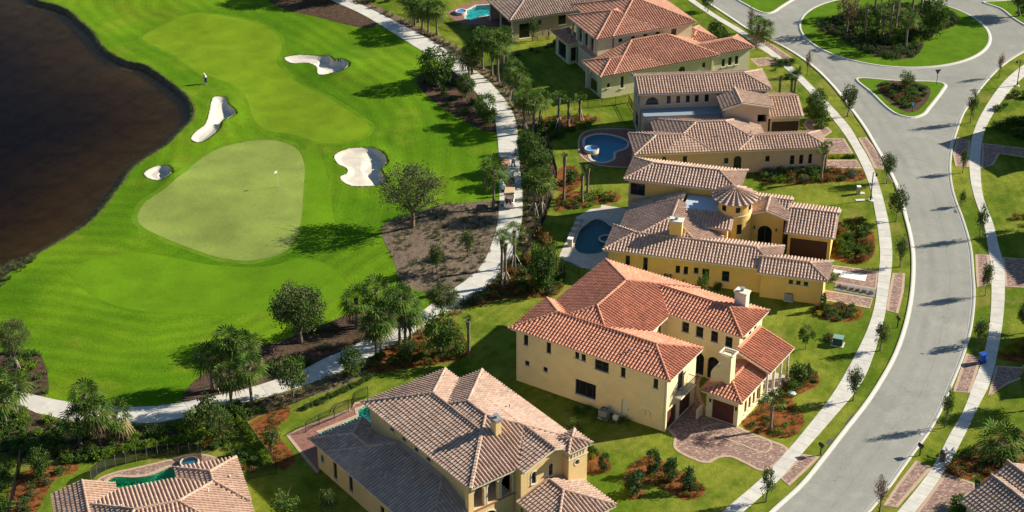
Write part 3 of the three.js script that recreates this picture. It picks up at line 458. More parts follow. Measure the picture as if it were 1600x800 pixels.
function house(name, label, O, ang, look, wings, extras) {
  const [ox, oz] = Array.isArray(O[0]) ? O[0] : P(...O), H = thing(name, label, 'house', [ox, 0, oz], -ang * Math.PI / 180), r = RNG(look.seed);
  const wallM = dull(0xffffff, { map: speckle(look.wall, .10, look.seed + 200, 3.7), bumpMap: rep(nz, 1.3), bumpScale: .006, roughness: .95 });
  const trimM = mat(look.trim || [.66, .62, .52], { roughness: .8 });
  const deckM = mat(look.tiles[0], { roughness: .95 });
  const doorM = mat(look.door || [.055, .026, .018], { roughness: .7 });
  const frameM = mat([.06, .05, .045], { roughness: .6 });
  H.userData.mats = undefined; delete H.userData.mats;
  const part = (n, geo, m, parent = H) => mesh(n, geo, m, parent);
  for (const w of wings) { w.p = w.p || .335; w.sides = w.sides || 'nsew'; w.ov = w.ov ?? .45; w.base = w.base || 0; }
  const buried = (w, x, y, z, tol = .02) => wings.some(o => o !== w && !o.flat && inRect(o, x, z) && surf(o, x, z) > y + tol);
  wings.forEach((w, wi) => {
    const [x0, x1, z0, z1] = w.r, rect = [[x0, z0], [x1, z0], [x1, z1], [x0, z1]];
    if (w.flat) { const f = part('flat_roof', box(x1 - x0, .2, z1 - z0, (x0 + x1) / 2, w.e - .1, (z0 + z1) / 2), mat(look.flat || [.30, .32, .34], { roughness: .8 })); }
    else if (!w.noroof) {
      const pos = [], tiles = [], caps = [];
      for (const s of w.sides) {
        const pl = planeOf(w, s); let poly = rect;
        for (const q of w.sides) if (q !== s) { const o = planeOf(w, q); poly = clipPoly(poly, o[0] - pl[0], o[1] - pl[1], o[2] - pl[2]); }
        if (poly.length < 3) continue; const hh = p => pl[0] * p[0] + pl[1] * p[1] + pl[2];
        for (let i = 1; i < poly.length - 1; i++) for (const p of [poly[0], poly[i + 1], poly[i]]) pos.push(p[0], hh(p), p[1]);
        // tiles
        const pp = (w.ps && w.ps[s]) || w.p, cs = 1 / Math.hypot(1, pp), upx = { w: 1, e: -1, n: 0, s: 0 }[s], upz = { w: 0, e: 0, n: 1, s: -1 }[s];
        const up = V3(upx * cs, pp * cs, upz * cs), U = V3(-upz, 0, upx), N = V3(0, 1, 0).addScaledVector(up, -up.y).normalize();
        const along = s === 'n' || s === 's' ? [x0, x1] : [z0, z1], edge = { w: x0, e: x1, n: z0, s: z1 }[s], sgn = { w: 1, e: -1, n: 1, s: -1 }[s], depth = s === 'n' || s === 's' ? z1 - z0 : x1 - x0;
        const nu = Math.floor((along[1] - along[0]) / TW), off = ((along[1] - along[0]) - nu * TW) / 2 + TW / 2, nv = Math.ceil(depth / (TL * cs));
        for (let i = 0; i < nu; i++) for (let j = 0; j < nv; j++) {
          const a = along[0] + off + i * TW, b = edge + sgn * ((j + .42) * TL * cs), x = s === 'n' || s === 's' ? a : b, z = s === 'n' || s === 's' ? b : a;
          if (x < x0 || x > x1 || z < z0 || z > z1) continue; const y = hh([x, z]); if (surf(w, x, z) < y - 1e-6) continue; if (buried(w, x, y, z)) continue;
          tiles.push([x, y, z, U, N, up]);
        }
      }
      // ridges and hips: lines where two planes meet
      const S = [...w.sides];
      for (let i = 0; i < S.length; i++) for (let j = i + 1; j < S.length; j++) {
        const A = planeOf(w, S[i]), B = planeOf(w, S[j]), a = A[0] - B[0], b = A[1] - B[1], c = A[2] - B[2], l = Math.hypot(a, b); if (l < 1e-6) continue;
        const dx = -b / l, dz = a / l, px = -a * c / (l * l), pz = -b * c / (l * l); const run = [];
        for (let t = -60; t < 60; t += .36) { const x = px + dx * t, z = pz + dz * t; if (!inRect(w, x, z, -.02)) continue; const y = A[0] * x + A[1] * z + A[2]; if (surf(w, x, z) < y - .01 || buried(w, x, y, z, .0)) continue; run.push([x, y, z]); }
        for (let k = 0; k < run.length; k++) { const q = run[k], n = run[Math.min(k + 1, run.length - 1)], p = run[Math.max(k - 1, 0)]; const d = V3(n[0] - p[0], n[1] - p[1], n[2] - p[2]); if (d.length() < .01) continue; d.normalize(); if (d.y < 0) d.negate(); const u = V3(0, 1, 0).cross(d).normalize(), nn = d.clone().cross(u).normalize(); caps.push([q[0], q[1] + .02, q[2], u, nn, d]); }
      }
      const full = [...'nsew'].every(s => w.sides.includes(s));
      if (full) pos.push(x0, w.e - .02, z0, x1, w.e - .02, z0, x1, w.e - .02, z1, x0, w.e - .02, z0, x1, w.e - .02, z1, x0, w.e - .02, z1);
      const roof = part('roof', geoFrom(pos), deckM);
      // fascia boards
      const fl = [], E = { n: [[x0, z0], [x1, z0]], s: [[x1, z1], [x0, z1]], w: [[x0, z1], [x0, z0]], e: [[x1, z0], [x1, z1]] };
      for (const s of 'nsew') {
        const [p, q] = E[s]; const m = []; const K = 12, ins = .035;
        const ps = [p]; if (!w.sides.includes(s)) { // follow the slope along a gable end
          let best = null, bh = -1; for (let k = 1; k < 200; k++) { const t = k / 200, x = mix(p[0], q[0], t), z = mix(p[1], q[1], t), h = surf(w, x, z); if (h > bh + 1e-6) { bh = h; best = [x, z]; } }
          ps.push(best);
        } ps.push(q);
        const sh = { n: [0, ins], s: [0, -ins], w: [ins, 0], e: [-ins, 0] }[s];
        for (let k = 0; k < ps.length - 1; k++) { const A = V3(ps[k][0] + sh[0], surf(w, ps[k][0], ps[k][1]) - .10, ps[k][1] + sh[1]), B = V3(ps[k + 1][0] + sh[0], surf(w, ps[k + 1][0], ps[k + 1][1]) - .10, ps[k + 1][1] + sh[1]); const mid = A.clone().lerp(B, .5); if (A.distanceTo(B) > .1 && !(buried(w, mid.x, mid.y, mid.z, .5) && buried(w, A.x, A.y, A.z, .5) && buried(w, B.x, B.y, B.z, .5))) fl.push(beam(A, B, .07, .18)); }
      }
      if (fl.length) part('fascia', merge(fl), trimM, roof);
      const place = (list, geo, nm) => {
        if (!list.length) return; const im = new THREE.InstancedMesh(geo, tileMat, list.length); im.name = nm; shade(im); im.userData.kind = 'stuff'; const m4 = new THREE.Matrix4(), col = new THREE.Color();
        list.forEach(([x, y, z, U, N, up], k) => { const d = up.clone().negate(), jn = (r() - .5) * .016; m4.makeBasis(U, N, d); if (m4.determinant() < 0) m4.makeBasis(U.clone().negate(), N, d); m4.setPosition(x + N.x * jn, y + jn, z + N.z * jn); im.setMatrixAt(k, m4);
          const c = look.tiles[Math.floor(r() * look.tiles.length)], v = (.90 + .20 * r()) * (.88 + .26 * fbm(x / 2.2 + look.seed, z / 2.2, 3, 7)); im.setColorAt(k, col.setRGB(c[0] * v, c[1] * v, c[2] * v)); }); roof.add(im);
      };
      place(tiles, tileGeo, 'roof_tiles'); place(caps, capGeo, 'ridge_tiles');
    }
    // walls with real openings
    const t = .25, a0 = x0 + w.ov, a1 = x1 - w.ov, b0 = z0 + w.ov, b1 = z1 - w.ov, top = w.flat ? w.e - .2 : w.e;
    for (const s of (w.walls ?? 'nsew')) {
      const NS = s === 'n' || s === 's', len = NS ? a1 - a0 : b1 - b0, lo = NS ? a0 : b0, cut = NS ? 0 : t;
      const fixed = { n: b0, s: b1, w: a0, e: a1 }[s], toU = { s: c => c - a0, n: c => a1 - c, e: c => b1 - c, w: c => c - b0 }[s], fromU = { s: u => a0 + u, n: u => a1 - u, e: u => b1 - u, w: u => b0 + u }[s];
      const hAt = u => w.flat || w.noroof ? top : w.sides.includes(s) ? w.e + (w.ov * ((w.ps && w.ps[s]) || w.p)) - .06 : surf(w, NS ? fromU(u) : fixed, NS ? fixed : fromU(u)) - .05;
      const out = [[cut, w.base], [len - cut, w.base], [len - cut, hAt(len - cut)]];
      if (!w.sides.includes(s) && !w.flat && !w.noroof) { let bu = 0, bh = -1; for (let k = 0; k <= 200; k++) { const u = cut + (len - 2 * cut) * k / 200; if (hAt(u) > bh + 1e-6) { bh = hAt(u); bu = u; } } if (bu > cut + .05 && bu < len - cut - .05) out.push([bu, bh]); }
      out.push([cut, hAt(cut)]);
      const sh = toShape(out), ops = (w.op && w.op[s]) || [];
      const put = (g, dn) => { // wall space (u, y, outwards) -> house space; dn shifts along the outward side
        if (s === 's') g.translate(a0, 0, b1 + dn); else if (s === 'n') g.rotateY(Math.PI).translate(a1, 0, b0 - dn); else if (s === 'e') g.rotateY(Math.PI / 2).translate(a1 + dn, 0, b1); else g.rotateY(-Math.PI / 2).translate(a0 - dn, 0, b0); return g;
      };
      for (const [c, y, ww, hh, type] of ops) { const hp = openShape(toU(c), Math.max(y, w.base + .02), ww, hh, type); sh.holes.push(new THREE.Path(hp.map(p => new THREE.Vector2(p[0], p[1])))); }
      const wm = part('wall', put(ext(sh, t), -t), wallM);
      ops.forEach(([c, y, ww, hh, type]) => {
        const u = toU(c); y = Math.max(y, w.base + .02); if (type === 'archopen' || type === 'open') { if (type === 'archopen') { const o = openShape(u, y, ww + .3, hh + .15, 'arch'), ring = toShape(o); ring.holes.push(new THREE.Path(openShape(u, y + .005, ww, hh, 'arch').map(p => new THREE.Vector2(...p)))); part('arch_trim', put(ext(ring, .05), .003), trimM); } return; }
        const shp = openShape(u, y, ww, hh, type);
        if (type === 'door' || type === 'gar') {
          const d = part(type === 'gar' ? 'garage_door' : 'door', put(box(ww - .02, hh - .01, .06, u, y + hh / 2, 0), -.15), type === 'door' ? trimM : doorM);
          if (type === 'gar') { const n = 4, pl = []; for (let k = 0; k < n; k++) for (let q = 0; q < Math.max(2, Math.round(ww / .6)); q++) { const m_ = Math.max(2, Math.round(ww / .6)); pl.push(box(ww / m_ - .1, hh / n - .1, .03, u - ww / 2 + (q + .5) * ww / m_, y + (k + .5) * hh / n, 0)); } part('door_panel', put(merge(pl), -.105), doorM, d); }
          else part('door_handle', put(box(.05, .12, .06, u + ww / 2 - .12, y + hh * .48, 0), -.10), M.darkmetal, d);
          return;
        }
        const fr = toShape(shp); const sc = type === 'oval' || type === 'arch' ? .86 : 0; let inn;
        if (type === 'oval') inn = openShape(u, y + .05, ww - .1, hh - .1, 'oval'); else inn = openShape(u, y + .05, ww - .1, hh - .1, type === 'arch' ? 'arch' : undefined);
        fr.holes.push(new THREE.Path(inn.map(p => new THREE.Vector2(...p))));
        const win = part('window', put(ext(fr, .06), -.17), type === 'oval' ? trimM : frameM);
        part('pane', put(ext(toShape(inn), .02), -.15), M.glass, win);
        const bars = []; if (ww > 1) bars.push(box(.04, hh - .1, .03, u, y + hh / 2, 0)); if (ww > 1.9) { bars.push(box(.04, hh - .1, .03, u - ww / 3, y + hh / 2, 0), box(.04, hh - .1, .03, u + ww / 3, y + hh / 2, 0)); } else if (hh > 1.1 && type !== 'oval' && type !== 'arch') bars.push(box(ww - .1, .035, .03, u, y + hh * .52, 0));
        if (bars.length) part('glazing_bar', put(merge(bars), -.115), frameM, win);
        if (type !== 'oval') part('sill', put(box(ww + .16, .09, .12, u, y - .046, 0), .05), trimM, win);
        else { const o = toShape(openShape(u, y - .08, ww + .16, hh + .16, 'oval')); o.holes.push(new THREE.Path(shp.map(p => new THREE.Vector2(...p)))); part('surround', put(ext(o, .04), .003), trimM, win); }
        if (type === 'arch' && look.archTrim) { const o = toShape(openShape(u, y, ww + .2, hh + .1, 'arch')); o.holes.push(new THREE.Path(openShape(u, y + .004, ww, hh, 'arch').map(p => new THREE.Vector2(...p)))); part('surround', put(ext(o, .04), .003), trimM, win); }
      });
    }
    if (w.col) for (const [x, z, h, y0 = 0] of w.col) part('column', merge([new THREE.CylinderGeometry(.13, .15, h - .3, 12).translate(x, y0 + h / 2, z), box(.38, .16, .38, x, y0 + .08, z), box(.38, .16, .38, x, y0 + h - .08, z)]), trimM);
  });
  if (extras) extras({ H, part, wallM, trimM, frameM, deckM, doorM });
  return H;
}
function chimney(part, x, z, y0, y1, w, d, m, capM, flue = true) {
  const c = part('chimney', merge([box(w, y1 - y0, d, x, (y0 + y1) / 2, z)]), m);
  part('chimney_cap', merge([box(w + .22, .12, d + .22, x, y1 + .06, z), box(w + .08, .10, d + .08, x, y1 - .15, z)]), capM, c);
  if (flue) part('flue', merge([new THREE.CylinderGeometry(.16, .16, .3, 12).translate(x, y1 + .27, z), new THREE.CylinderGeometry(.26, .26, .04, 12).translate(x, y1 + .44, z)]), M.grey, c);
  return c;
}
function plumbing(part, list, m) { for (const [x, y, z] of list) part('vent_pipe', new THREE.CylinderGeometry(.07, .07, .4, 8).translate(x, y + .12, z), m); }
const RED = [[.55, .235, .135], [.53, .22, .125], [.58, .26, .155], [.51, .205, .12], [.59, .265, .16]], BROWN = [[.47, .325, .24], [.44, .30, .22], [.51, .36, .275], [.40, .265, .195], [.47, .305, .215]],
  TAN = [[.51, .35, .25], [.49, .33, .235], [.54, .38, .28], [.47, .31, .22]], PINK = [[.50, .33, .23], [.48, .31, .215], [.53, .36, .26], [.45, .28, .195]], DULL = [[.42, .30, .225], [.38, .265, .195], [.46, .335, .255], [.35, .24, .18]];
// the cream two-storey house with the red roof
house('courtyard_house', 'cream two storey courtyard house with red barrel tile roof and balcony', [808, 597], 32.5, { seed: 11, wall: [.80, .66, .38], tiles: RED, door: [.10, .028, .018], trim: [.70, .65, .52] }, [
  { r: [.4, 11.35, -16.62, .12], e: 6.2, walls: 'we', op: { e: [[-7.6, 3.9, .8, 1.9], [-9.3, 3.9, .7, 1.9]], w: [[-12, 4.2, 1.2, 1.4], [-9, 1, 2.2, 2]] } },
  { r: [-.7, 17, -6.6, .2], e: 6.2, op: { s: [[.86, 4.49, .5, 1.33], [3.48, 4.47, .5, 1.32], [6.69, 4.94, .47, .83], [7.42, 4.91, .5, .82], [9.45, 4.46, 1.53, 1.14], [11.79, 4.59, .51, 1.11], [15.33, 4.57, .49, 1.07], [1.01, 2.16, .5, .56], [3.13, 2.17, .5, .54], [7.72, .86, 2.29, 1.74], [12.14, .02, .8, 2.1, 'door']],
      e: [[-2.97, 3.37, 1.1, 2.25, 'arch'], [-1.45, .05, 1.9, 2.15, 'gar'], [-4.2, .05, 2.3, 2.25, 'gar']], w: [[-3.3, 4.3, 1.2, 1.4]] } },
  { r: [1.6, 19.3, -16.4, -10.4], e: 6.2, walls: 'nse', op: { s: [[12.91, 4.46, .77, 1.17], [14.49, 4.41, .8, 1.2], [16.12, 4.4, .76, 1.24], [17.71, 4.34, .77, 1.18], [14.58, .05, 1.15, 2.6, 'arch'], [16.2, .05, 1.25, 2.6, 'arch']], e: [[-11.94, 4.66, .57, .9], [-13.19, 4.59, .58, .96], [-14.36, 4.66, .55, .89], [-12.4, .05, 1.1, 2.3, 'arch']], n: [[6, 4.2, 1, 1.3], [12, 4.2, 1, 1.3]] } },
  { r: [18.1, 22.4, -10.9, -4.3], e: 3.1, sides: 'sew', walls: 'swe', op: { s: [[20.35, .05, 2.3, 2.2, 'gar']], e: [[-6.4, .7, .5, 1.35], [-7.3, .7, .5, 1.35], [-8.2, .7, .5, 1.35], [-9.1, .7, .5, 1.35]] } },
  { r: [18.88, 22.85, -15.2, -9.6], e: 3.75, sides: 'e', walls: '', col: [[22.4, -10.0, 3.75], [22.4, -11.6, 3.75], [22.4, -13.2, 3.75], [22.4, -14.8, 3.75]] },
], ({ part, wallM, trimM }) => {
  chimney(part, 16.9, -15.0, 6.0, 8.35, 1.25, .8, trimM, trimM);
  const bs = toShape([[18.35, 2.9], [20.4, 2.9], [20.4, 6.72], [19.3, 6.72], [19.3, 5.35], [19.05, 5.3], [18.75, 5.12], [18.5, 4.8], [18.35, 4.4]]); const b = part('bell_chimney', ext(bs, 1.0).translate(0, 0, -6.8), wallM);
  part('chimney_cap', merge([box(1.5, .14, .14, 19.85, 6.9, -5.75), box(1.5, .14, .14, 19.85, 6.9, -6.85), box(.14, .14, .96, 19.17, 6.9, -6.3), box(.14, .14, .96, 20.53, 6.9, -6.3)]), trimM, b);
  const bal = part('balcony', box(.8, .16, 3.0, 16.96, 3.2, -3.2), trimM);
  const bars = [beam(V3(17.3, 4.2, -1.75), V3(17.3, 4.2, -4.65), .04, .05), beam(V3(16.56, 4.2, -1.75), V3(17.3, 4.2, -1.75), .04, .05), beam(V3(16.56, 4.2, -4.65), V3(17.3, 4.2, -4.65), .04, .05)];
  for (let k = 0; k <= 24; k++) bars.push(box(.02, .9, .02, 17.3, 3.72, -1.75 - k * 2.9 / 24)); for (let k = 1; k < 6; k++) for (const z of [-1.75, -4.65]) bars.push(box(.02, .9, .02, 16.6 + k * .12, 3.72, z));
  part('railing', merge(bars), M.darkmetal, bal);
  part('porch_floor', box(3.7, .18, 5.2, 20.9, .09, -12.6), M.travertine);
  part('courtyard_wall', box(.2, 1.1, 1.0, 18.1, .55, -4.3), wallM);
  for (const z of [-5.6]) for (const x of [19.0, 21.75]) part('wall_lantern', merge([box(.14, .3, .14, x, 2.0, -4.66), box(.2, .05, .2, x, 2.17, -4.66)]), M.darkmetal);
  part('downpipe', merge([box(.08, 5.9, .08, 16.3, 3.1, -.19)]), trimM);
  part('meter_box', merge([box(.35, .45, .12, 14.2, 1.5, -.18), box(.25, .6, .12, 14.8, 1.4, -.18)]), wallM);
  plumbing(part, [[13.4, 7.0, -2.2], [11.8, 6.9, -1.5], [4, 7, -9]], M.grey);
});
// the arcade house in front
house('arcade_house', 'sand coloured house with brown tile roof, arcaded loggia and small tower', [496, 733.5], 52.8, { seed: 12, wall: [.68, .49, .23], tiles: BROWN, trim: [.66, .58, .44], archTrim: true }, [
  { r: [-.7, 7.6, -5.55, .2], e: 3.1, walls: 'wns', op: { s: [[.64, 1.1, .5, .83, 'arch'], [2.79, .45, .6, 1.92], [5.43, .57, .6, 1.77]], w: [[-2.8, .1, 2.4, 2.2]] } },
  { r: [1.9, 18.4, -5.06, .205], e: 3.1, sides: 'swe', walls: 'e', op: {} },
  { r: [6.2, 18.4, -5.06, .21], e: 3.1, noroof: true, walls: 's', op: { s: [[10.57, .5, .6, 1.5], [13.5, .5, .6, 1.5]] } },
  { r: [1.1, 17.78, -13.85, -4.58], e: 6.2, walls: 'ws', op: { s: [[5.2, 5.14, .64, .57], [7.11, 5.12, .6, .61], [9.05, 5.06, .6, .61], [10.96, 5.08, .6, .6]], w: [[-6.0, 3.0, 1.4, 2.2, 'open'], [-9, 3, 1.6, 2.2]] } },
  { r: [3.35, 17.85, -16.5, -4.68], e: 6.2, walls: 'nw', op: {} },
  { r: [9, 18.75, -16.48, -9.7], e: 6.2, sides: 'ns', walls: 'e', op: { e: [[-11.12, 4.2, .5, 1.27, 'arch'], [-13.0, 4.26, .5, 1.28, 'arch'], [-12, .8, 1.2, 1.5]] } },
  { r: [16.9, 19.45, -16.75, -14.05], e: 6.75, ov: .3, op: { e: [[-15.3, 4.9, .55, .55, 'oval']] } },
  { r: [18.2, 24, -15.85, -9.2], e: 3.1, sides: 'nse', walls: 'nse', op: { s: [[21.2, .05, 3.2, 2.2, 'gar']], e: [[-12.5, .8, 1.2, 1.3]] } },
], ({ part, wallM, trimM }) => {
  // upper south wall runs on beside the loggia
  part('wall', box(1.4, 6.1, .69, 17.595, 3.05, -10.045), wallM);
  part('wall', box(3.8, 6.05, .25, 15.5, 3.03, -5.14), wallM);
  // loggia: arched upper arcade over an arched entry
  const sh = toShape([[0, 0], [4.6, 0], [4.6, 6.1], [0, 6.1]]);
  const holes = [[.75, 3.45, 1.15, 2.2], [2.25, 3.45, 1.15, 2.2], [3.75, 3.45, 1.15, 2.2], [1.7, .05, 2.2, 2.6]];
  for (const h of holes) sh.holes.push(new THREE.Path(openShape(...h, 'arch').map(p => new THREE.Vector2(...p))));
  part('arcade_wall', ext(sh, .3).rotateY(Math.PI / 2).translate(17.1, 0, -5.05), wallM);
  for (const h of holes) { const o = toShape(openShape(h[0], h[1], h[2] + .26, h[3] + .13, 'arch')); o.holes.push(new THREE.Path(openShape(h[0], h[1] + .004, h[2], h[3], 'arch').map(p => new THREE.Vector2(...p)))); part('arch_trim', ext(o, .06).rotateY(Math.PI / 2).translate(17.403, 0, -5.05), trimM); }
  part('balcony_floor', box(2.4, .2, 4.5, 16.0, 3.2, -7.3), trimM); part('tile_coping', box(.5, .09, 4.7, 17.28, 3.36, -7.4), mat([.36, .14, .07]));
  part('inner_wall', box(.2, 6, 4.5, 14.6, 3.05, -7.3), wallM);
  chimney(part, 13.9, -10.3, 7.2, 9.0, .75, .6, wallM, M.grey);
  part('tower_band', merge([box(.06, .14, 2.2, 19.2, 5.75, -15.4), box(2.1, .14, .06, 18.2, 5.75, -14.32)]), trimM);
  part('tower_baluster', merge([0, 1, 2, 3, 4].map(k => box(.08, .62, .14, 19.19, 6.2, -14.75 - k * .33))), trimM);
  part('column', box(.55, 6.0, .55, 17.2, 3.0, -4.95), wallM);
  plumbing(part, [[9.2, 3.75, -1.6], [3, 3.7, -1.4], [14, 3.7, -2.3], [11, 7.2, -14]], mat([.5, .52, .5]));
  part('flue', merge([new THREE.CylinderGeometry(.14, .14, .3, 10).translate(8.4, 3.95, -1.9)]), M.grey);
});
// the pool house at the lower left
house('pool_house', 'single storey house with pinkish tan tile roof beside a green pool', [[-40.5, 48.3]], -18, { seed: 13, wall: [.50, .38, .22], tiles: PINK }, [
  { r: [0, 5.5, -.1, 14], e: 3.1, sides: 'ew', walls: 'nw', op: { n: [[2.7, .3, 1.6, 1.9]], w: [[5, .8, .8, 1.4]] } },
  { r: [.3, 16.45, .95, 13.4], e: 3.0, walls: 'ne', op: { n: [[8.3, .1, 4, 2.2]] } },
  { r: [10.9, 16.5, -.55, 6.5], e: 3.1, walls: 'nwe', op: { n: [[13.7, .6, 1.6, 1.6]], e: [[3, .8, .9, 1.3]] } },
], ({ part, trimM }) => plumbing(part, [[13, 4.4, 5.5], [15.3, 3.5, 3], [5.5, 4.7, 6]], M.white));
// corner house, lower right
house('corner_house', 'house with grey brown tile gables at the street corner', [[42.18, 47.61]], -28.6, { seed: 14, wall: [.55, .45, .30], tiles: DULL }, [
  { r: [-3.4, 3.4, 0, 14], e: 3.17, sides: 'we', p: .42, walls: 'nw', op: {} },
  { r: [-1.17, 6.03, -.63, 9], e: 3.3, sides: 'we', p: .42, walls: 'nwe', op: {} },
]);
// orange house with the round tower
house('tower_house', 'orange house with round tower, brown tile roofs and curved pool', [945, 400], 14.5, { seed: 15, wall: [.80, .52, .16], tiles: BROWN, door: [.07, .022, .014], flat: [.42, .50, .55] }, [
  { r: [.7, 19.7, -1.45, 4.2], e: 3.2, walls: 'wse', op: { s: [[3.3, 1.25, .5, 1.3], [5.27, .9, .5, 1.7], [8.85, 1.15, .5, .93], [9.73, 1.12, .48, .99], [10.86, 1.38, .5, .75], [11.9, .88, .76, 1.25], [14.08, .85, .8, 1.29]] } },
  { r: [1.4, 12.9, -5.6, 4.15], e: 3.2, sides: 'wes', walls: 'we', op: { w: [[-3, .4, 2.2, 2]] } },
  { r: [1.4, 7.6, -7.7, -5.58], e: 3.2, sides: 'w', walls: 'w', op: {} },
  { r: [7.9, 13.7, -7.75, -4.42], e: 4.9, flat: true, ov: .0, walls: 'e', op: {} },
  { r: [8.0, 13.65, -4.42, -2.0], e: 4.1, sides: 's', walls: 'se', op: { s: [[12.9, .6, 1.0, 1.9]] } },
  { r: [17.5, 25.05, .7, 5.05], e: 3.2, sides: 'nse', walls: 'nse', op: { s: [[21.17, 2.06, .46, .52], [21.97, 2.07, .46, .5], [22.77, 2.06, .46, .5]], n: [[22.3, .05, 2.5, 2.2, 'gar']] } },
  { r: [.5, 13.7, -13.2, -7.6], e: 6.0, op: { s: [[2.01, 3.85, 1.69, 1.53]], w: [[-9.2, 3.7, 1.6, 1.8], [-11.5, 3.7, 1.6, 1.8], [-10.4, .4, 2.4, 2.1]] } },
  { r: [13.8, 19.4, -11.9, -6.6], e: 3.9, sides: 'ns', walls: 'nse', op: {} },
  { r: [14.5, 19.4, -9.6, -5.85], e: 4.15, sides: 'we', walls: 's', op: { s: [[16.95, .35, 1.6, 2.5, 'arch']] } },
  { r: [19.2, 24.85, -11.8, -4.6], e: 3.2, sides: 'ns', walls: 'nse', op: { s: [[22.0, .05, 4.1, 2.35, 'gar']] } },
], ({ part, wallM, trimM, deckM }) => {
  const cx = 13.45, cz = -5.75;
  const sh = new THREE.CylinderGeometry(1.9, 1.9, 6.4, 28, 1, true).translate(cx, 3.2, cz); const tw = part('tower', sh, wallM);
  part('tower_band', new THREE.CylinderGeometry(1.97, 1.97, .16, 28).translate(cx, 4.75, cz), trimM, tw);
  for (const a of [.35, 1.25, 2.1, 2.9]) for (const y of [5.6]) { const x = cx + 1.88 * Math.cos(a), z = cz + 1.88 * Math.sin(a); const w = part('window', box(.5, .62, .08, 0, 0, 0).rotateY(Math.PI / 2 - a).translate(x, y, z), M.glass); part('sill', box(.62, .08, .14).rotateY(Math.PI / 2 - a).translate(x, y - .36, z), trimM, w); }
  { const a = 1.1, x = cx + 1.88 * Math.cos(a), z = cz + 1.88 * Math.sin(a); const w = part('window', box(.55, 1.2, .08).rotateY(Math.PI / 2 - a).translate(x, 3.2, z), M.glass); part('sill', box(.7, .09, .14).rotateY(Math.PI / 2 - a).translate(x, 2.55, z), trimM, w); }
  const cone = part('tower_roof', new THREE.ConeGeometry(2.45, 1.05, 28, 1, true).translate(cx, 6.4 + .52, cz), deckM);
  const list = [], r = RNG(99); for (let j = 0; j < 7; j++) { const rad = 2.35 - j * .35, n = 20; for (let k = 0; k < n; k++) list.push([rad, k / n * 2 * Math.PI]); }
  const im = new THREE.InstancedMesh(tileGeo, tileMat, list.length), m4 = new THREE.Matrix4(), col = new THREE.Color(); im.name = 'roof_tiles'; im.userData.kind = 'stuff'; shade(im);
  list.forEach(([rad, a], k) => { const o = V3(Math.cos(a), 0, Math.sin(a)), up = V3(-o.x * .92, .394, -o.z * .92), N = V3(o.x * .394, .92, o.z * .394), U = up.clone().negate(); const X = N.clone().cross(U); const s = Math.max(.35, rad / 1.5 * .95); m4.makeBasis(X.multiplyScalar(s), N, U).setPosition(cx + o.x * rad, 6.4 + (2.45 - rad) / 2.45 * 1.05 + .02, cz + o.z * rad); im.setMatrixAt(k, m4); const c = BROWN[Math.floor(r() * BROWN.length)], v = .85 + .3 * r(); im.setColorAt(k, col.setRGB(c[0] * v, c[1] * v, c[2] * v)); });
  cone.add(im);
  chimney(part, 8.0, .75, 4.2, 6.0, 1.35, .9, wallM, trimM);
  for (const x of [15.75, 18.2]) part('wall_lantern', box(.14, .32, .14, x, 2.5, -6.22), M.darkmetal);
  part('downpipe', merge([box(.08, 3.0, .08, 24.4, 1.5, 4.66), box(.08, 3, .08, 1.8, 1.5, 3.8)]), trimM);
});
// tan house with terrace
house('terrace_house', 'tan house with brown tile roofs around a blue terrace', [994, 265], -5, { seed: 16, wall: [.56, .43, .30], tiles: TAN, door: [.05, .022, .016], flat: [.24, .30, .34] }, [
  { r: [-.6, 9, -3.6, 2.4], e: 3.2, walls: 'ws', op: { s: [[3.05, 2.05, .46, .5], [5.59, 1.65, .52, .9]], w: [[-.6, .3, 2.4, 2.1]] } },
  { r: [2.7, 16.0, -7.4, 2.38], e: 3.2, walls: 'wne', op: {} },
  { r: [12, 23.1, -2.2, 2.4], e: 3.2, walls: 'ne', op: {} },
  { r: [8.1, 23.1, -2.2, 2.4], e: 3.2, noroof: true, walls: 's', op: { s: [[10.67, 1.32, .54, .76], [12.07, .3, .96, 2.0, 'arch'], [15.75, 1.37, .54, .76], [18.81, .83, .55, 1.25], [19.92, .86, .5, 1.25], [21.03, .87, .45, 1.31]] } },
  { r: [1.2, 18.2, -14.6, -8.4], e: 6.2, sides: 'nse', op: { s: [[3.16, 4.51, 1.58, 1.05, 'arch'], [5.25, 4.58, .51, 1.05], [6.45, 4.64, .5, .94], [7.67, 4.66, .5, .95], [8.8, 4.66, .5, .95], [10.06, 4.65, .53, 1.01]], w: [[-10, 4.2, .8, 1.3], [-12, 4.2, .8, 1.3], [-11, .4, 2.2, 2.1]], e: [[-11.5, 4.4, .8, 1.2]] } },
  { r: [11.2, 17.6, -12.5, -4.35], e: 5.6, sides: 'we', ps: { e: .19 }, walls: 'swe', op: { s: [[16.35, 3.5, 1.2, 1.0, 'open']] } },
  { r: [17.6, 22.2, -13.9, -6.9], e: 3.1, sides: 'ns', walls: 'nse', op: { s: [[20.0, .05, 3.5, 2.2, 'gar']] } },
  { r: [1.8, 11.6, -8.86, -6.6], e: 4.0, flat: true, ov: 0, walls: 'wse', op: {} },
], ({ part, trimM }) => { plumbing(part, [[10, 4.2, 0], [14, 4.2, -.4]], M.grey); });
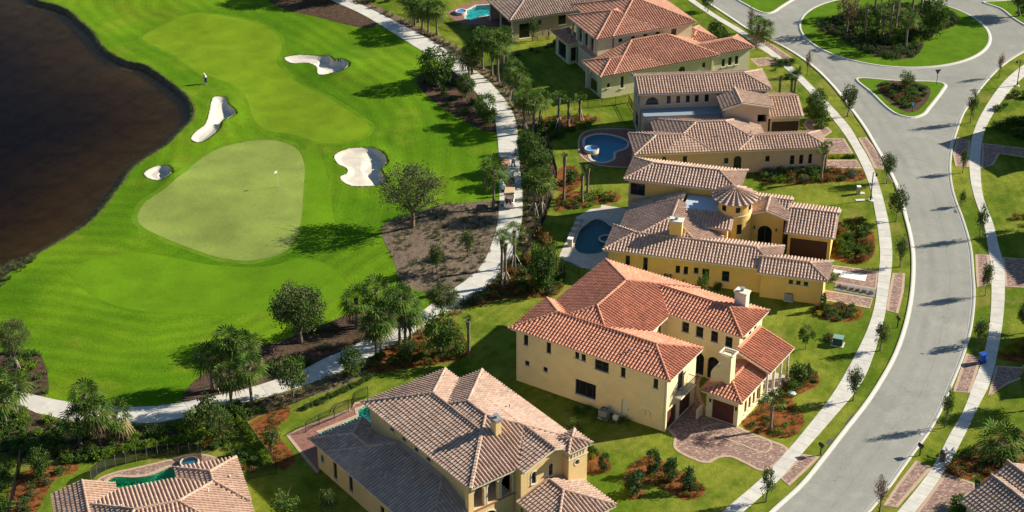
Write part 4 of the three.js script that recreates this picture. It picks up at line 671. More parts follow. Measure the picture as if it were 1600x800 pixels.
// pale green house, two storeys with loggia
house('loggia_house', 'pale green two storey house with red tile roofs and dark loggia', [940, 154], -24, { seed: 17, wall: [.68, .63, .40], tiles: RED.map(c => [c[0] * .9, c[1] * 1.05, c[2] * 1.15]), trim: [.66, .64, .52] }, [
  { r: [-.5, 9, -5.15, .5], e: 3.35, p: .36, walls: 'w', op: { w: [[-2.4, .05, 2.4, 2.7, 'archopen']] } },
  { r: [1.4, 17.3, -10.2, .52], e: 3.35, p: .36, walls: 'we', op: {} },
  { r: [12, 23.1, -4.7, .0], e: 3.3, walls: 'ne', op: { e: [[-2.3, .8, 1, 1.4]] } },
  { r: [-.5, 14.9, -5.15, .5], e: 3.35, noroof: true, walls: 's', op: { s: [[2.97, 1.0, .45, 1.67], [.94, 1.42, .47, .65, 'arch'], [11.92, .6, .98, 1.9, 'arch']] } },
  { r: [14.0, 23.1, -5.15, .0], e: 3.3, noroof: true, walls: 's', op: { s: [[15.55, 1.53, .5, .71], [18.59, 1.11, .53, 1.14], [19.62, 1.12, .55, 1.19], [20.65, 1.1, .53, 1.24]] } },
  { r: [1.55, 11, -14.2, -5.0], e: 6.2, p: .36, walls: 'w', op: { w: [[-12.6, 3.6, 1.3, 2.1, 'open'], [-10.74, 3.6, 1.3, 2.1, 'open'], [-8.9, 3.6, 1.3, 2.1, 'open'], [-7.1, 3.6, 1.3, 2.1, 'open'], [-12, .2, 1.2, 2.4], [-8.5, .05, 1.2, 2.3, 'arch']] } },
  { r: [4, 16.7, -17.5, -4.98], e: 6.2, p: .36, walls: 'ens', op: { s: [[5.38, 5.06, .6, .51], [7.28, 5.06, .58, .51], [9.14, 5.07, .62, .51], [11.02, 5.08, .62, .51], [13.5, 4.6, .8, 1]] } },
  { r: [15.6, 19.6, -9.2, -4.4], e: 3.6, walls: 'nse', op: { s: [[17.8, .05, 2.3, 2.2, 'gar']] } },
  { r: [.4, 3.0, -16.5, -11.5], e: 3.3, walls: 'nsw', op: { w: [[-14, .3, 2.4, 2.2]], s: [[1.6, .4, .8, 2]] } },
], ({ part, wallM, trimM }) => { part('wall', merge([box(2.2, 2.6, .25, 3.1, 4.8, -5.58)]), wallM); for (const z of [-6.2, -8.0, -9.8, -11.6]) part('column', new THREE.CylinderGeometry(.12, .12, 2.2, 10).translate(1.9, 4.7, z), trimM); part('column', new THREE.CylinderGeometry(.16, .18, 2.9, 12).translate(-.2, 1.45, -4.1), trimM); });
house('far_house', 'long house with grey brown tile roof and open patio beside a turquoise pool', [807, 62], -22, { seed: 18, wall: [.52, .40, .26], tiles: DULL }, [
  { r: [-1.2, 22, -9, .5], e: 3.2, walls: 'nse', op: { s: [[7.0, 1.3, 1.15, 1.35], [3.54, 1.7, .5, .73], [12, 1.3, 1, 1.3], [1.2, .1, 1.6, 2.2]] }, col: [[-.7, .05, 3.2], [-.7, -4.2, 3.2], [-.7, -8.3, 3.2]] },
], ({ part, wallM }) => part('wall', box(.25, 3.1, 8, 2.6, 1.55, -4.3), wallM));
// houses across the street, beyond the frame, whose shade falls on the lawns
[[P(1650, 236), -30, 21], [P(1706, 392), -14, 22], [P(1700, 560), -8, 23]].forEach(([o, a, seed], i) =>
  house('street_house', ['house across the street opposite the tan house', 'house across the street opposite the orange house', 'house across the street beyond the blue bin'][i], [o], a, { seed, wall: [.55, .45, .30], tiles: [DULL, TAN, BROWN][i] }, [
    { r: [1, 15, -2, 9], e: 3.2, op: { w: [[4, .8, 1.2, 1.4], [7, .8, 1.2, 1.4]] } }, { r: [-.5, 12, -6, 4.5], e: 5.9, walls: 'nsew', op: { w: [[-2, 3.9, 1, 1.3]] } }]));
// ---------- vegetation ----------
const leafMat = new THREE.MeshPhysicalMaterial({ color: 0xffffff, vertexColors: true, roughness: .8, specularIntensity: .15, transmission: .3, thickness: 0, side: THREE.DoubleSide });
const barkMat = mat(0xffffff, { map: tex(128, (u, v) => { const k = .6 + .5 * fbm(u * 8, v * 16, 4, 151, 8) + .3 * (hash2(Math.floor(u * 40), Math.floor(v * 90), 2) - .5); return [.20 * k, .155 * k, .115 * k]; }, { size: [1, 1.5] }), roughness: 1 });
const palmBark = mat(0xffffff, { map: tex(128, (u, v) => { const y = v * 14, row = Math.floor(y), f = y - row, x = u * 6 + (row % 2) * .5, k = (.55 + .55 * fbm(u * 8, v * 16, 3, 161, 8)) * (f < .22 ? .55 : 1) * (.8 + .4 * hash2(Math.floor(x), row, 3)); return [.27 * k, .215 * k, .155 * k]; }, { size: [1, 1.4] }), bumpMap: rep(nz, .7), bumpScale: .02, roughness: 1 });
const stakeMat = mat([.52, .46, .36], { roughness: .9 });
class Leaves {
  constructor() { this.p = []; this.c = []; this.n = []; }
  tri(a, b, c, col, nrm) { this.p.push(a.x, a.y, a.z, b.x, b.y, b.z, c.x, c.y, c.z); for (let i = 0; i < 3; i++) { this.c.push(col[0], col[1], col[2]); if (nrm) this.n.push(nrm.x, nrm.y, nrm.z); } }
  geo() { const g = new THREE.BufferGeometry(); g.setAttribute('position', new THREE.Float32BufferAttribute(this.p, 3)); g.setAttribute('color', new THREE.Float32BufferAttribute(this.c, 3)); g.setAttribute('uv', new THREE.Float32BufferAttribute(new Float32Array(this.p.length / 3 * 2), 2)); if (this.n.length === this.p.length) g.setAttribute('normal', new THREE.Float32BufferAttribute(this.n, 3)); else g.computeVertexNormals(); return g; }
}
const rdir = r => { const z = r() * 2 - 1, a = r() * 6.2832, s = Math.sqrt(1 - z * z); return V3(s * Math.cos(a), z, s * Math.sin(a)); };
const pick = (r, a) => a[Math.floor(r() * a.length)];
const vary = (r, c, k = .35) => { const v = 1 + (r() - .5) * k, h = 1 + (r() - .5) * .16; return [c[0] * v * h, c[1] * v, c[2] * v]; };
// a leaf: folded diamond pointing along d
function leaf(L, o, d, s, col, w = .5) { const side = d.clone().cross(rdirFix(o)).normalize(), t = o.clone().addScaledVector(d, s), m = o.clone().addScaledVector(d, s * .45), a = m.clone().addScaledVector(side, s * w * .5), b = m.clone().addScaledVector(side, -s * w * .5); L.tri(o, a, t, col); L.tri(o, t, b, col); }
const rdirFix = o => V3(Math.sin(o.x * 91.7 + o.z * 37.1), Math.cos(o.y * 73.3 + o.x * 11.9), Math.sin(o.z * 57.9 + o.y * 23.3)).addScalar(.01);
// clumped crown: returns geometry; clumps spread on an ellipsoid shell and inside it
function crownGeo(seed, { rx = 1, ry = 1, rz = rx, cy = 0, clumps = 40, per = 50, cr = .4, size = .2, pal, shell = .55, flat = .0, width = .55, open = 0 }) {
  const r = RNG(seed), L = new Leaves();
  for (let i = 0; i < clumps; i++) {
    const d = rdir(r); if (flat && d.y < -.25) d.y *= .3; const q = shell + (1 - shell) * Math.pow(r(), .6), lump = .82 + .3 * vnoise(d.x * 2.2 + seed, d.z * 2.2 + d.y * 1.7, seed);
    const c = V3(d.x * rx * q * lump, cy + d.y * ry * q * lump, d.z * rz * q * lump), cc = cr * (.65 + .7 * r()), tone = pick(r, pal), sq = .6 + .5 * r();
    for (let k = 0; k < per; k++) {
      const e = rdir(r), rad = cc * Math.pow(r(), .42), o = V3(c.x + e.x * rad, c.y + e.y * rad * sq, c.z + e.z * rad);
      const dir = e.clone().multiplyScalar(.8).add(rdir(r)).add(V3(0, .25, 0)).normalize(); leaf(L, o, dir, size * (.7 + .6 * r()), vary(r, tone), width);
    }
  }
  return L.geo();
}
function limbs(seed, h, r0, spread, top, n = 6, lean = 0) { // trunk with limbs reaching into the crown
  const r = RNG(seed), list = [], bend = (r() - .5) * .2 + lean; const P0 = V3(0, -.05, 0), P1 = V3(bend * .4, h * .5, (r() - .5) * .1), P2 = V3(bend, h, (r() - .5) * .16);
  list.push(tube([P0, V3(0, .12, 0), P1, P2], [r0 * 1.5, r0 * 1.1, r0 * .9, r0 * .75], 8));
  for (let i = 0; i < n; i++) { const a = i / n * 6.283 + r() * .7, q = spread * (.55 + .5 * r()), s = P1.clone().lerp(P2, .35 + .65 * r()), e = V3(P2.x + Math.cos(a) * q, h + (top - h) * (.3 + .6 * r()), P2.z + Math.sin(a) * q), m = s.clone().lerp(e, .5).add(V3(0, .12 * q, 0)); list.push(tube([s, m, e], [r0 * .5, r0 * .32, r0 * .1], 5)); for (let k = 0; k < 2; k++) { const e2 = e.clone().add(V3((r() - .5) * q * .8, r() * q * .45, (r() - .5) * q * .8)); list.push(tube([m, m.clone().lerp(e2, .5).add(V3(0, .06, 0)), e2], [r0 * .25, r0 * .16, r0 * .06], 4)); } }
  return merge(list);
}
const OAK = [[.115, .155, .044], [.14, .18, .055], [.10, .135, .04], [.165, .195, .07]], DARKG = [[.062, .115, .026], [.082, .138, .03], [.105, .165, .035], [.065, .115, .032]], MIDG = [[.08, .15, .022], [.11, .19, .026], [.07, .13, .022], [.135, .21, .036]], LIME = [[.18, .27, .026], [.23, .31, .03], [.14, .23, .024]], SILVER = [[.13, .16, .085], [.16, .18, .10], [.10, .13, .07]], BRONZE = [[.24, .12, .035], [.20, .13, .03], [.28, .15, .05], [.12, .12, .03]], STRAW = [[.34, .26, .13], [.28, .22, .11], [.40, .31, .17], [.22, .20, .08]], RUST = [[.20, .12, .075], [.24, .15, .10], [.17, .12, .08]], OLIVE = [[.11, .125, .05], [.14, .15, .065], [.09, .11, .045]], YEL = [[.40, .33, .02], [.30, .28, .02], [.22, .26, .02]], BLUE = [[.05, .10, .05], [.07, .13, .07], [.045, .085, .045]];
// fan palm: trunk and a ball of fan fronds; origin at the foot, crown centre at height h
const palmCache = {};
function palmGeos(v, small) {
  const key = v + (small ? 's' : ''); if (palmCache[key]) return palmCache[key];
  const r = RNG(500 + v * 7 + (small ? 3 : 0)), L = new Leaves(), n = small ? 15 : 40, pal = [[.085, .155, .022], [.065, .125, .017], [.12, .195, .028], [.055, .105, .014], [.17, .215, .04]], dead = [[.30, .23, .12], [.24, .18, .09]];
  for (let i = 0; i < n; i++) {
    const az = i * 2.39996 + r() * .5, el = small ? mix(.25, 1.35, r()) : mix(1.35, -.85, Math.pow((i + .5) / n, .85)) + (r() - .5) * .25;
    const isDead = !small && el < -.55 && r() < .6, tone = .55 + .95 * r(), base = (isDead ? pick(r, dead) : pick(r, pal)).map(v => v * tone), D = V3(Math.cos(el) * Math.cos(az), Math.sin(el), Math.cos(el) * Math.sin(az)), side = V3(-Math.sin(az), 0, Math.cos(az));
    const pl = (small ? .38 : .62) * (.8 + .4 * r()), o = V3(0, 0, 0).addScaledVector(D, .12), tip = o.clone().addScaledVector(D, pl).add(V3(0, -pl * pl * .14, 0)), up = side.clone().cross(D).normalize(); if (up.y < 0 && !isDead) up.negate();
    const w = .016; L.tri(o.clone().addScaledVector(side, w), o.clone().addScaledVector(side, -w), tip, vary(r, [.14, .17, .06], .2));
    const nb = 9, fl = (small ? .68 : 1.02) * (.8 + .4 * r()), droop = isDead ? .9 : .45 + .4 * r();
    for (let b = 0; b < nb; b++) {
      const t = b / (nb - 1) * 2 - 1, a = t * 1.55, d = D.clone().multiplyScalar(Math.cos(a)).addScaledVector(side, Math.sin(a)).addScaledVector(up, .16 * Math.cos(a * 1.2)).normalize(), l = fl * (1 - .30 * t * t) * (.9 + .2 * r()), col = vary(r, base, .3);
      const m = tip.clone().addScaledVector(d, l * .55).add(V3(0, -droop * l * .14, 0)), e = tip.clone().addScaledVector(d, l * .92).add(V3(0, -droop * l * .62, 0)), sd = d.clone().cross(up).normalize(), hw = l * .058;
      const m1 = m.clone().addScaledVector(sd, hw), m2 = m.clone().addScaledVector(sd, -hw); L.tri(tip, m1, m2, col); L.tri(m1, e, m2, col);
    }
  }
  return palmCache[key] = L.geo();
}
const trunkCache = {};
function palmTrunk(h, v) { const k = Math.round(h * 2) / 2, key = k + '_' + v; if (!trunkCache[key]) { const r = RNG(900 + v), pts = [], rad = [], n = 7; for (let i = 0; i <= n; i++) { const t = i / n; pts.push(V3(Math.sin(t * 2.2 + v) * .05 * k * .25, t * k - (i ? 0 : .06), Math.cos(t * 2 + v) * .03 * k * .25)); rad.push(i === 0 ? .24 : .155 + .025 * Math.sin(i * 2.1) + (i === n ? .10 : i === n - 1 ? .06 : 0)); } trunkCache[key] = tube(pts, rad, 9); } return trunkCache[key]; }
const gy = (x, z) => inside(golf, x, z) ? terrain(x, z) : 0;
let palmN = 0;
function palm(bx, by, ty, label, group, { braces = 0, s = 1, small = false, lean = 0 } = {}) { // foot at a pixel, crown centre at row ty
  const [x, z] = P(bx, by), h = clamp(heightAt(bx, by, ty), 1.2, 9), v = palmN++ % 5, y = gy(x, z) + (Math.hypot(x - rbC[0], z - rbC[1]) < rbR ? .1 : 0);
  const g = thing('fan_palm', label, 'palm', [x, y, z], palmN * 1.7, group); const hk = Math.round(h * 2) / 2;
  const t = mesh('trunk', palmTrunk(h, v), palmBark, g); t.scale.y = h / hk;
  const c = mesh('crown', palmGeos(v, small), leafMat, g); c.position.y = h - .05; c.scale.setScalar(s * 1.1); c.rotation.y = palmN * 2.1; if (lean) { g.rotation.z = lean; }
  if (braces) { const sg = tube([V3(.95, -.02, 0), V3(.12, 1.75, 0)], [.045, .045], 5); for (let k = 0; k < 3; k++) { const b = mesh('brace', sg, stakeMat, g); b.rotation.y = k * 2.094 + .5; } }
  return g;
}
const treeCache = {};
function tree(name, bx, by, ty, w, label, kind, group, { cat = 'tree', braces = 0, seedv = null } = {}) { // foot pixel, crown top row, crown width in pixels
  const [x, z] = P(bx, by), H = heightAt(bx, by, ty), sc = (FPX * Math.sin(TH) + (by - 400) * Math.cos(TH)) / CAMH, W = w / sc;
  const K = KINDS[kind], v = seedv ?? Math.floor(hash2(Math.round(bx), Math.round(by), 5) * 3), key = kind + v;
  if (!treeCache[key]) treeCache[key] = { trunk: limbs(700 + v * 13 + kind.length, K.stem, K.r, K.limb ?? .34, .95, K.n ?? 6), crown: crownGeo(800 + v * 31 + kind.length * 5, K.c) };
  const y = gy(x, z) + (Math.hypot(x - rbC[0], z - rbC[1]) < rbR ? .1 : 0), g = thing(name, label, cat, [x, y, z], hash2(Math.round(bx), Math.round(by), 9) * 6.28, group);
  // unit tree: height 1, crown radius about .5
  const t = mesh('trunk', treeCache[key].trunk, barkMat, g), c = mesh('crown', treeCache[key].crown, leafMat, g); t.scale.set(W, H, W); c.scale.set(W, H, W);
  if (braces) { const sg = tube([V3(.8, -.02, 0), V3(.05, 1.2, 0)], [.03, .03], 5); for (let k = 0; k < 3; k++) mesh('brace', sg, stakeMat, g).rotation.y = k * 2.094 + .3; }
  return g;
}
const KINDS = {
  oak: { stem: .34, r: .035, c: { rx: .46, ry: .33, cy: .64, clumps: 170, per: 60, cr: .105, size: .036, pal: OAK.concat(OAK, DARKG), shell: .5 } },
  open: { stem: .30, r: .03, n: 11, limb: .42, c: { rx: .48, ry: .30, cy: .66, clumps: 130, per: 60, cr: .11, size: .028, pal: OLIVE.concat(OAK), shell: .45 } },
  street: { stem: .40, r: .03, limb: .3, c: { rx: .40, ry: .34, cy: .64, clumps: 60, per: 30, cr: .15, size: .065, pal: OLIVE.concat(DARKG), shell: .35 } },
  slim: { stem: .40, r: .045, limb: .35, c: { rx: .42, ry: .36, cy: .62, clumps: 34, per: 28, cr: .17, size: .085, pal: DARKG.concat(OAK), shell: .25 } },
  brown: { stem: .40, r: .045, limb: .4, n: 8, c: { rx: .40, ry: .34, cy: .64, clumps: 34, per: 24, cr: .17, size: .06, pal: RUST, shell: .25 } },
  round: { stem: .32, r: .03, c: { rx: .46, ry: .36, cy: .62, clumps: 60, per: 40, cr: .13, size: .06, pal: MIDG.concat(OAK), shell: .5 } },
  dense: { stem: .2, r: .04, c: { rx: .46, ry: .44, cy: .55, clumps: 80, per: 46, cr: .13, size: .06, pal: DARKG.concat(MIDG), shell: .55 } },
  loose: { stem: .36, r: .03, n: 8, limb: .5, c: { rx: .46, ry: .34, cy: .66, clumps: 34, per: 34, cr: .15, size: .085, pal: MIDG, shell: .5 } },
};
// shrubs: unit size 1 m across, one geometry per kind and variant
const SH = {
  green: { rx: .46, ry: .40, cy: .42, clumps: 22, per: 34, cr: .18, size: .13, pal: MIDG, shell: .45 }, dark: { rx: .46, ry: .42, cy: .42, clumps: 22, per: 34, cr: .18, size: .13, pal: DARKG, shell: .45 }, lime: { rx: .46, ry: .36, cy: .38, clumps: 20, per: 32, cr: .18, size: .13, pal: LIME, shell: .45 },
  silver: { rx: .46, ry: .36, cy: .38, clumps: 20, per: 32, cr: .18, size: .10, pal: SILVER, shell: .45 }, bronze: { rx: .46, ry: .40, cy: .42, clumps: 22, per: 30, cr: .18, size: .12, pal: BRONZE, shell: .4 }, olive: { rx: .46, ry: .38, cy: .40, clumps: 20, per: 30, cr: .18, size: .11, pal: OLIVE, shell: .4 }, yellow: { rx: .46, ry: .34, cy: .36, clumps: 18, per: 30, cr: .18, size: .11, pal: YEL, shell: .4 },
  cone: { rx: .30, ry: .50, cy: .50, clumps: 40, per: 34, cr: .13, size: .09, pal: BLUE.concat(DARKG), shell: .55 }, column: { rx: .2, ry: .5, cy: .5, clumps: 30, per: 34, cr: .10, size: .09, pal: DARKG, shell: .6 },
};
const shCache = {};
function tuftGeo(seed, pal, n = 70) { const r = RNG(seed), L = new Leaves(); for (let i = 0; i < n; i++) { const az = r() * 6.283, el = .7 + .8 * r(), d = V3(Math.cos(el) * Math.cos(az), Math.sin(el), Math.cos(el) * Math.sin(az)), l = .5 + .45 * r(), o = V3((r() - .5) * .18, 0, (r() - .5) * .18), m = o.clone().addScaledVector(d, l * .6), e = o.clone().addScaledVector(d, l).add(V3(Math.cos(az) * .14, -.14, Math.sin(az) * .14)), s = V3(-Math.sin(az), 0, Math.cos(az)).multiplyScalar(.03), col = vary(r, pick(r, pal)); L.tri(o.clone().add(s), o.clone().sub(s), m, col); L.tri(m.clone().add(s), m.clone().sub(s), e, col); L.tri(o.clone().add(s), m, m.clone().add(s), col); } return L.geo(); }
const TUFT = { straw: STRAW, strap: MIDG, limestrap: LIME };
function shrubGeo(kind, v) { const k = kind + v; if (!shCache[k]) shCache[k] = TUFT[kind] ? tuftGeo(300 + v * 11 + kind.length, TUFT[kind]) : crownGeo(400 + v * 17 + kind.length * 3, SH[kind]); return shCache[k]; }
const KN = { green: 'green_shrub', dark: 'dark_shrub', lime: 'lime_shrub', silver: 'silver_shrub', bronze: 'bronze_shrub', olive: 'olive_shrub', yellow: 'flowering_shrub', cone: 'clipped_shrub', column: 'column_shrub', straw: 'ornamental_grass', strap: 'strap_leaf_plant', limestrap: 'lime_strap_plant' };
const splitterPoly = PP([[1337, 124], [1400, 126], [1478, 131], [1443, 180], [1425, 185], [1386, 170]]), onIsland = (x, z) => Math.hypot(x - rbC[0], z - rbC[1]) < rbR || inside(splitterPoly, x, z);
let shN = 0;
function shrubW(kind, x, z, w, h, label, group) { const m = mesh(KN[kind], shrubGeo(kind, shN++ % 3), leafMat); m.position.set(x, gy(x, z) - .02 + (onIsland(x, z) ? .1 : 0), z); m.scale.set(w, h, w); m.rotation.y = shN * 1.3; return tag(m, label, kind === 'straw' ? 'grass clump' : 'shrub', group); }
const shrub = (kind, px, py, w, h, label, group) => shrubW(kind, ...P(px, py), w, h, label, group);
function row(kind, line, n, w, h, label, group, jit = .2) { const r = RNG(Math.round(line[0][0] * 3 + n)), c = new THREE.CatmullRomCurve3(PP(line).map(p => V3(p[0], 0, p[1])), false, 'centripetal'); for (let i = 0; i < n; i++) { const p = c.getPointAt((i + .5) / n), k = .85 + .3 * r(); shrubW(kind, p.x + (r() - .5) * jit, p.z + (r() - .5) * jit, w * k, h * (.85 + .3 * r()), label, group); } }
function scatter(kinds, poly, n, w, h, label, group, seed, min = .5) { // label: function of the kind
  const r = RNG(seed), pts = [], xs = poly.map(p => p[0]), zs = poly.map(p => p[1]), x0 = Math.min(...xs), x1 = Math.max(...xs), z0 = Math.min(...zs), z1 = Math.max(...zs);
  for (let t = 0; t < n * 60 && pts.length < n; t++) { const x = mix(x0, x1, r()), z = mix(z0, z1, r()); if (!inside(poly, x, z) || edgeDist(poly, x, z) < w * .3 || pts.some(p => Math.hypot(p[0] - x, p[1] - z) < min)) continue; pts.push([x, z]); const k = pick(r, kinds), q = .7 + .6 * r(); shrubW(k, x, z, w * q, h * q * (.85 + .3 * r()), label(k), group); }
}
// low ground cover: one object of many small tufts
function cover(name, polys, density, geoK, size, label, seed, colors = null) {
  const r = RNG(seed), pts = []; for (const poly of polys) { const xs = poly.map(p => p[0]), zs = poly.map(p => p[1]), x0 = Math.min(...xs), x1 = Math.max(...xs), z0 = Math.min(...zs), z1 = Math.max(...zs), n = (x1 - x0) * (z1 - z0) * density; for (let i = 0; i < n; i++) { const x = mix(x0, x1, r()), z = mix(z0, z1, r()); if (vnoise(x / 2.1, z / 2.1, seed) < .32) continue; if (inside(poly, x, z)) pts.push([x, z]); } }
  const im = new THREE.InstancedMesh(geoK, leafMat, pts.length), m4 = new THREE.Matrix4(), q = new THREE.Quaternion(), e = new THREE.Euler(), col = new THREE.Color(); im.name = numbered(name); shade(im);
  pts.forEach(([x, z], i) => { const s = size * (.55 + .8 * r()); m4.compose(V3(x, gy(x, z) + .01 + (Math.hypot(x - rbC[0], z - rbC[1]) < rbR ? .09 : 0), z), q.setFromEuler(e.set(0, r() * 6.28, 0)), V3(s, s * (.7 + .5 * r()), s)); im.setMatrixAt(i, m4); const v = .75 + .5 * r(); im.setColorAt(i, col.setRGB(v, v, v)); });
  scene.add(im); return tag(im, label, 'ground cover', null, 'stuff');
}
const smallBush = k => crownGeo(333 + k.length, { ...SH[k], clumps: 8, per: 12, cr: .26, size: .2 });

// --- palms along the cart path ---
const gP = { a: 'palms in the clump beside the garden bed', b: 'palms at the path bend', c: 'palms around the cart path beside the dark tree', d: 'palms along the far cart path', e: 'palms at the far end of the path', r: 'palms on the roundabout' };
[[155, 695, 640, 'full crowned fan palm in the middle of the garden hedge clump'], [126, 693, 655, 'shortest dark fan palm of the garden hedge clump'], [184, 684, 646, 'fan palm of the hedge clump beside the bare mulch patch'], [141, 686, 617, 'tallest fan palm of the garden hedge clump, against the path']].forEach(([x, y, t, l]) => palm(x, y, t, l, gP.a, { s: 1.12 }));
[[28, 652, 600, 'fan palm overlapping the path end below the staked tree'], [2, 648, 594, 'fan palm behind the path end, below the staked tree bed'], [10, 668, 622, 'low fan palm in the thicket at the path end']].forEach(([x, y, t, l]) => palm(x, y, t, l, 'palms at the path end', { s: 1.1 }));
[[332, 610, 556, 'fan palm held by wooden braces on the golf side of the bend'], [360, 607, 533, 'tall fan palm on the golf side between braced and plain palms'], [385, 606, 536, 'tall unbraced fan palm on the golf side near the small olive tree']].forEach(([x, y, t, l]) => palm(x, y, t, l, gP.b, { braces: x === 332 ? 1 : 0, s: 1.12 }));
[[362, 642, 585, 'shorter fan palm on the garden side of the path bend'], [394, 640, 573, 'bright fan palm on the garden side nearest the olive tree']].forEach(([x, y, t, l]) => palm(x, y, t, l, gP.b, { s: 1.12 }));
[[558, 514, 468, 'fan palm standing alone next to the round dark tree'], [590, 506, 453, 'fan palm between the round dark tree palm and the path']].forEach(([x, y, t, l]) => palm(x, y, t, l, gP.c, { s: 1.15 }));
[[597, 558, 492, 'tall fan palm at the garden edge of the path, in front of the palm clump'], [588, 560, 508, 'shorter fan palm leaning on the clump beside the dark round bush'], [626, 543, 462, 'tallest fan palm of the clump overhanging the path'], [641, 531, 488, 'fan palm of the path clump nearest the small dark tree'], [634, 538, 474, 'fan palm in the middle of the path clump']].forEach(([x, y, t, l]) => palm(x, y, t, l, gP.c, { s: 1.15 }));
palm(732, 558, 500, 'thin palm with a small tuft on the lawn between two houses', null, { s: .75, small: true });
[[785, 448, 374, 'tall braced palm with a small crown at the path edge'], [803, 418, 362, 'single braced palm beside the dry grass bed and fence'], [790, 446, 382, 'shorter braced palm of the pair at the path edge']].forEach(([x, y, t, l]) => palm(x, y, t, l, 'braced palms by the path', { braces: 1, s: 1.35, small: true }));
palm(771, 325, 264, 'fan palm on the golf side next to the golf cart', null, { s: 1.2 });
for (const [x, y, t] of [[835, 337, 280], [846, 335, 281]]) palm(x, y, t, 'braced fan palm right of the path across from the golf cart', 'palms across from the cart', { braces: 1, s: 1.1 });
[[754, 108, 56, 'fan palm of the tall group closest to the turquoise pool'], [769, 121, 62, 'fan palm of the tall group with its foot at the path edge'], [778, 127, 72, 'shorter fan palm of the tall group at the dry grass'], [787, 110, 56, 'fan palm of the tall group closest to the far house patio']].forEach(([x, y, t, l]) => palm(x, y, t, l, gP.d, { s: 1.15 }));
palm(733, 122, 88, 'fan palm standing between the path and the dark trees', null, { s: 1.2 }); palm(738, 116, 76, 'fan palm leaning over the path beside dark trees', null, { s: 1.05 });
[[801, 157, 106, 'tall braced fan palm at the corner of the shaded lawn'], [811, 170, 120, 'tall unbraced fan palm at the corner of the shaded lawn'], [818, 180, 146, 'shortest fan palm of the row beside the shaded lawn'], [819, 199, 154, 'braced fan palm at the path edge below the shaded lawn'], [833, 207, 158, 'fan palm above the bushy trees at the fence'], [844, 195, 153, 'fan palm at the top end of the black fence']].forEach(([x, y, t, l]) => palm(x, y, t, l, gP.d, { s: 1.0, braces: x === 801 || x === 819 ? 1 : 0 }));
for (const [x, y, t] of [[648, 40, 8], [654, 35, 2], [669, 54, 14], [683, 57, 14], [660, 46, 12]]) palm(x, y, t, 'fan palm in the group before the turquoise pool', gP.e, { s: 1.1 });
[[873, 203, 152, 'slim braced palm at the fence end of the orange bed'], [888, 197, 158, 'slim braced palm in the middle of the orange bed'], [906, 190, 156, 'slim braced palm at the iron fence panel end of the bed']].forEach(([x, y, t, l]) => palm(x, y, t, l, 'slim braced palms', { s: 1.1, small: true, braces: 1 }));
[[881, 315, 243, 'tallest bare palm trunk, beside the round orange bed'], [909, 317, 274, 'shortest bare palm trunk in the orange bed'], [918, 305, 262, 'bare palm trunk beside the low lime shrub']].forEach(([x, y, t, l]) => palm(x, y, t, l, 'bare palm trunks', { s: .5, small: true }));
palm(1203, 672, 632, 'small palm in the orange bed before the porch', null, { s: 1.5, small: true });
for (const [x, y, t] of [[1283, 283, 240], [1288, 270, 228]]) palm(x, y, t, 'small palm at the tan house wall', 'palms at the tan house', { s: .9, small: true });
for (const [x, y, t] of [[1192, 66, 44], [1184, 58, 40]]) palm(x, y, t, 'palm at the driveway corner of the pale green house', 'palms at the pale green house', { s: 1.1 });
for (const [x, y, t] of [[1218, 146, 122], [1236, 144, 124], [1242, 144, 122]]) palm(x, y, t, 'bare young palm on the lawn behind the tan house garage', 'young palms on the lawn', { s: .45, small: true });
palm(1558, 712, 690, 'bushy palm in the mulch bed beside the corner house', null, { s: 1.5 }); palm(1521, 800, 752, 'thin young palm at the corner house gable', null, { s: .7, small: true }); palm(1600, 815, 785, 'palm at the corner house eave', null, { s: 1.1 });
for (const [x, y, t] of [[1351, 58, 14], [1373, 45, -14], [1389, 66, 8], [1399, 48, -10], [1414, 78, 26], [1366, 24, -30], [1387, 24, -28], [1425, 26, -28], [1437, 30, -20], [1404, 30, -25], [1378, 60, 18]]) palm(x, y, t, 'tall palm on the roundabout island', gP.r, { s: .95, small: x % 2 === 1 });
// --- broad trees ---
tree('dark_tree', 470, 537, 448, 88, 'round dense dark tree at the edge of the golf rough', 'oak');
tree('bare_tree', 645, 354, 262, 106, 'sparse spreading tree in the wide mulch bed', 'open');
tree('small_tree', 692, 492, 446, 50, 'small dark tree beside the path above the brown roofed house', 'oak', null, { seedv: 1 });
tree('small_tree', 458, 622, 556, 50, 'small olive tree on the strip between path and fence', 'round');
tree('dark_tree', 685, 138, 78, 58, 'dense dark tree nearest the golf course in the dark bed', 'dense', null, { seedv: 0 });
tree('dark_tree', 728, 152, 116, 30, 'dark bushy tree beside the path in the dark bed', 'dense', null, { seedv: 1 });
tree('dark_tree', 760, 192, 146, 38, 'dark bushy tree hiding the path edge', 'dense', null, { seedv: 2 });
tree('olive_tree', 28, 580, 498, 50, 'olive tree held by white stakes at the course edge', 'open', null, { braces: 1, seedv: 1 });
tree('leafy_tree', 826, 262, 208, 40, 'bushy green tree at the black fence', 'dense', 'bushy trees between path and black fence', { seedv: 1 });
tree('leafy_tree', 840, 285, 226, 44, 'bushy green tree at the black fence', 'dense', 'bushy trees between path and black fence', { seedv: 0 });
tree('leafy_tree', 822, 240, 205, 30, 'bushy green tree at the black fence', 'dense', 'bushy trees between path and black fence', { seedv: 2 });
tree('young_tree', 732, 402, 358, 24, 'young slim tree in the wide mulch bed', 'slim');
tree('young_tree', 683, 428, 382, 30, 'low young tree in the wide mulch bed', 'street');
tree('broadleaf_plant', 688, 556, 492, 52, 'large leaved green tree behind the brown roofed house', 'loose');
tree('broadleaf_plant', 712, 572, 516, 36, 'large leaved plant touching the brown roofed house', 'loose', null, { seedv: 1 });
tree('broadleaf_plant', 640, 572, 530, 30, 'young tree beside the tall path palms', 'street', null, { seedv: 2 });
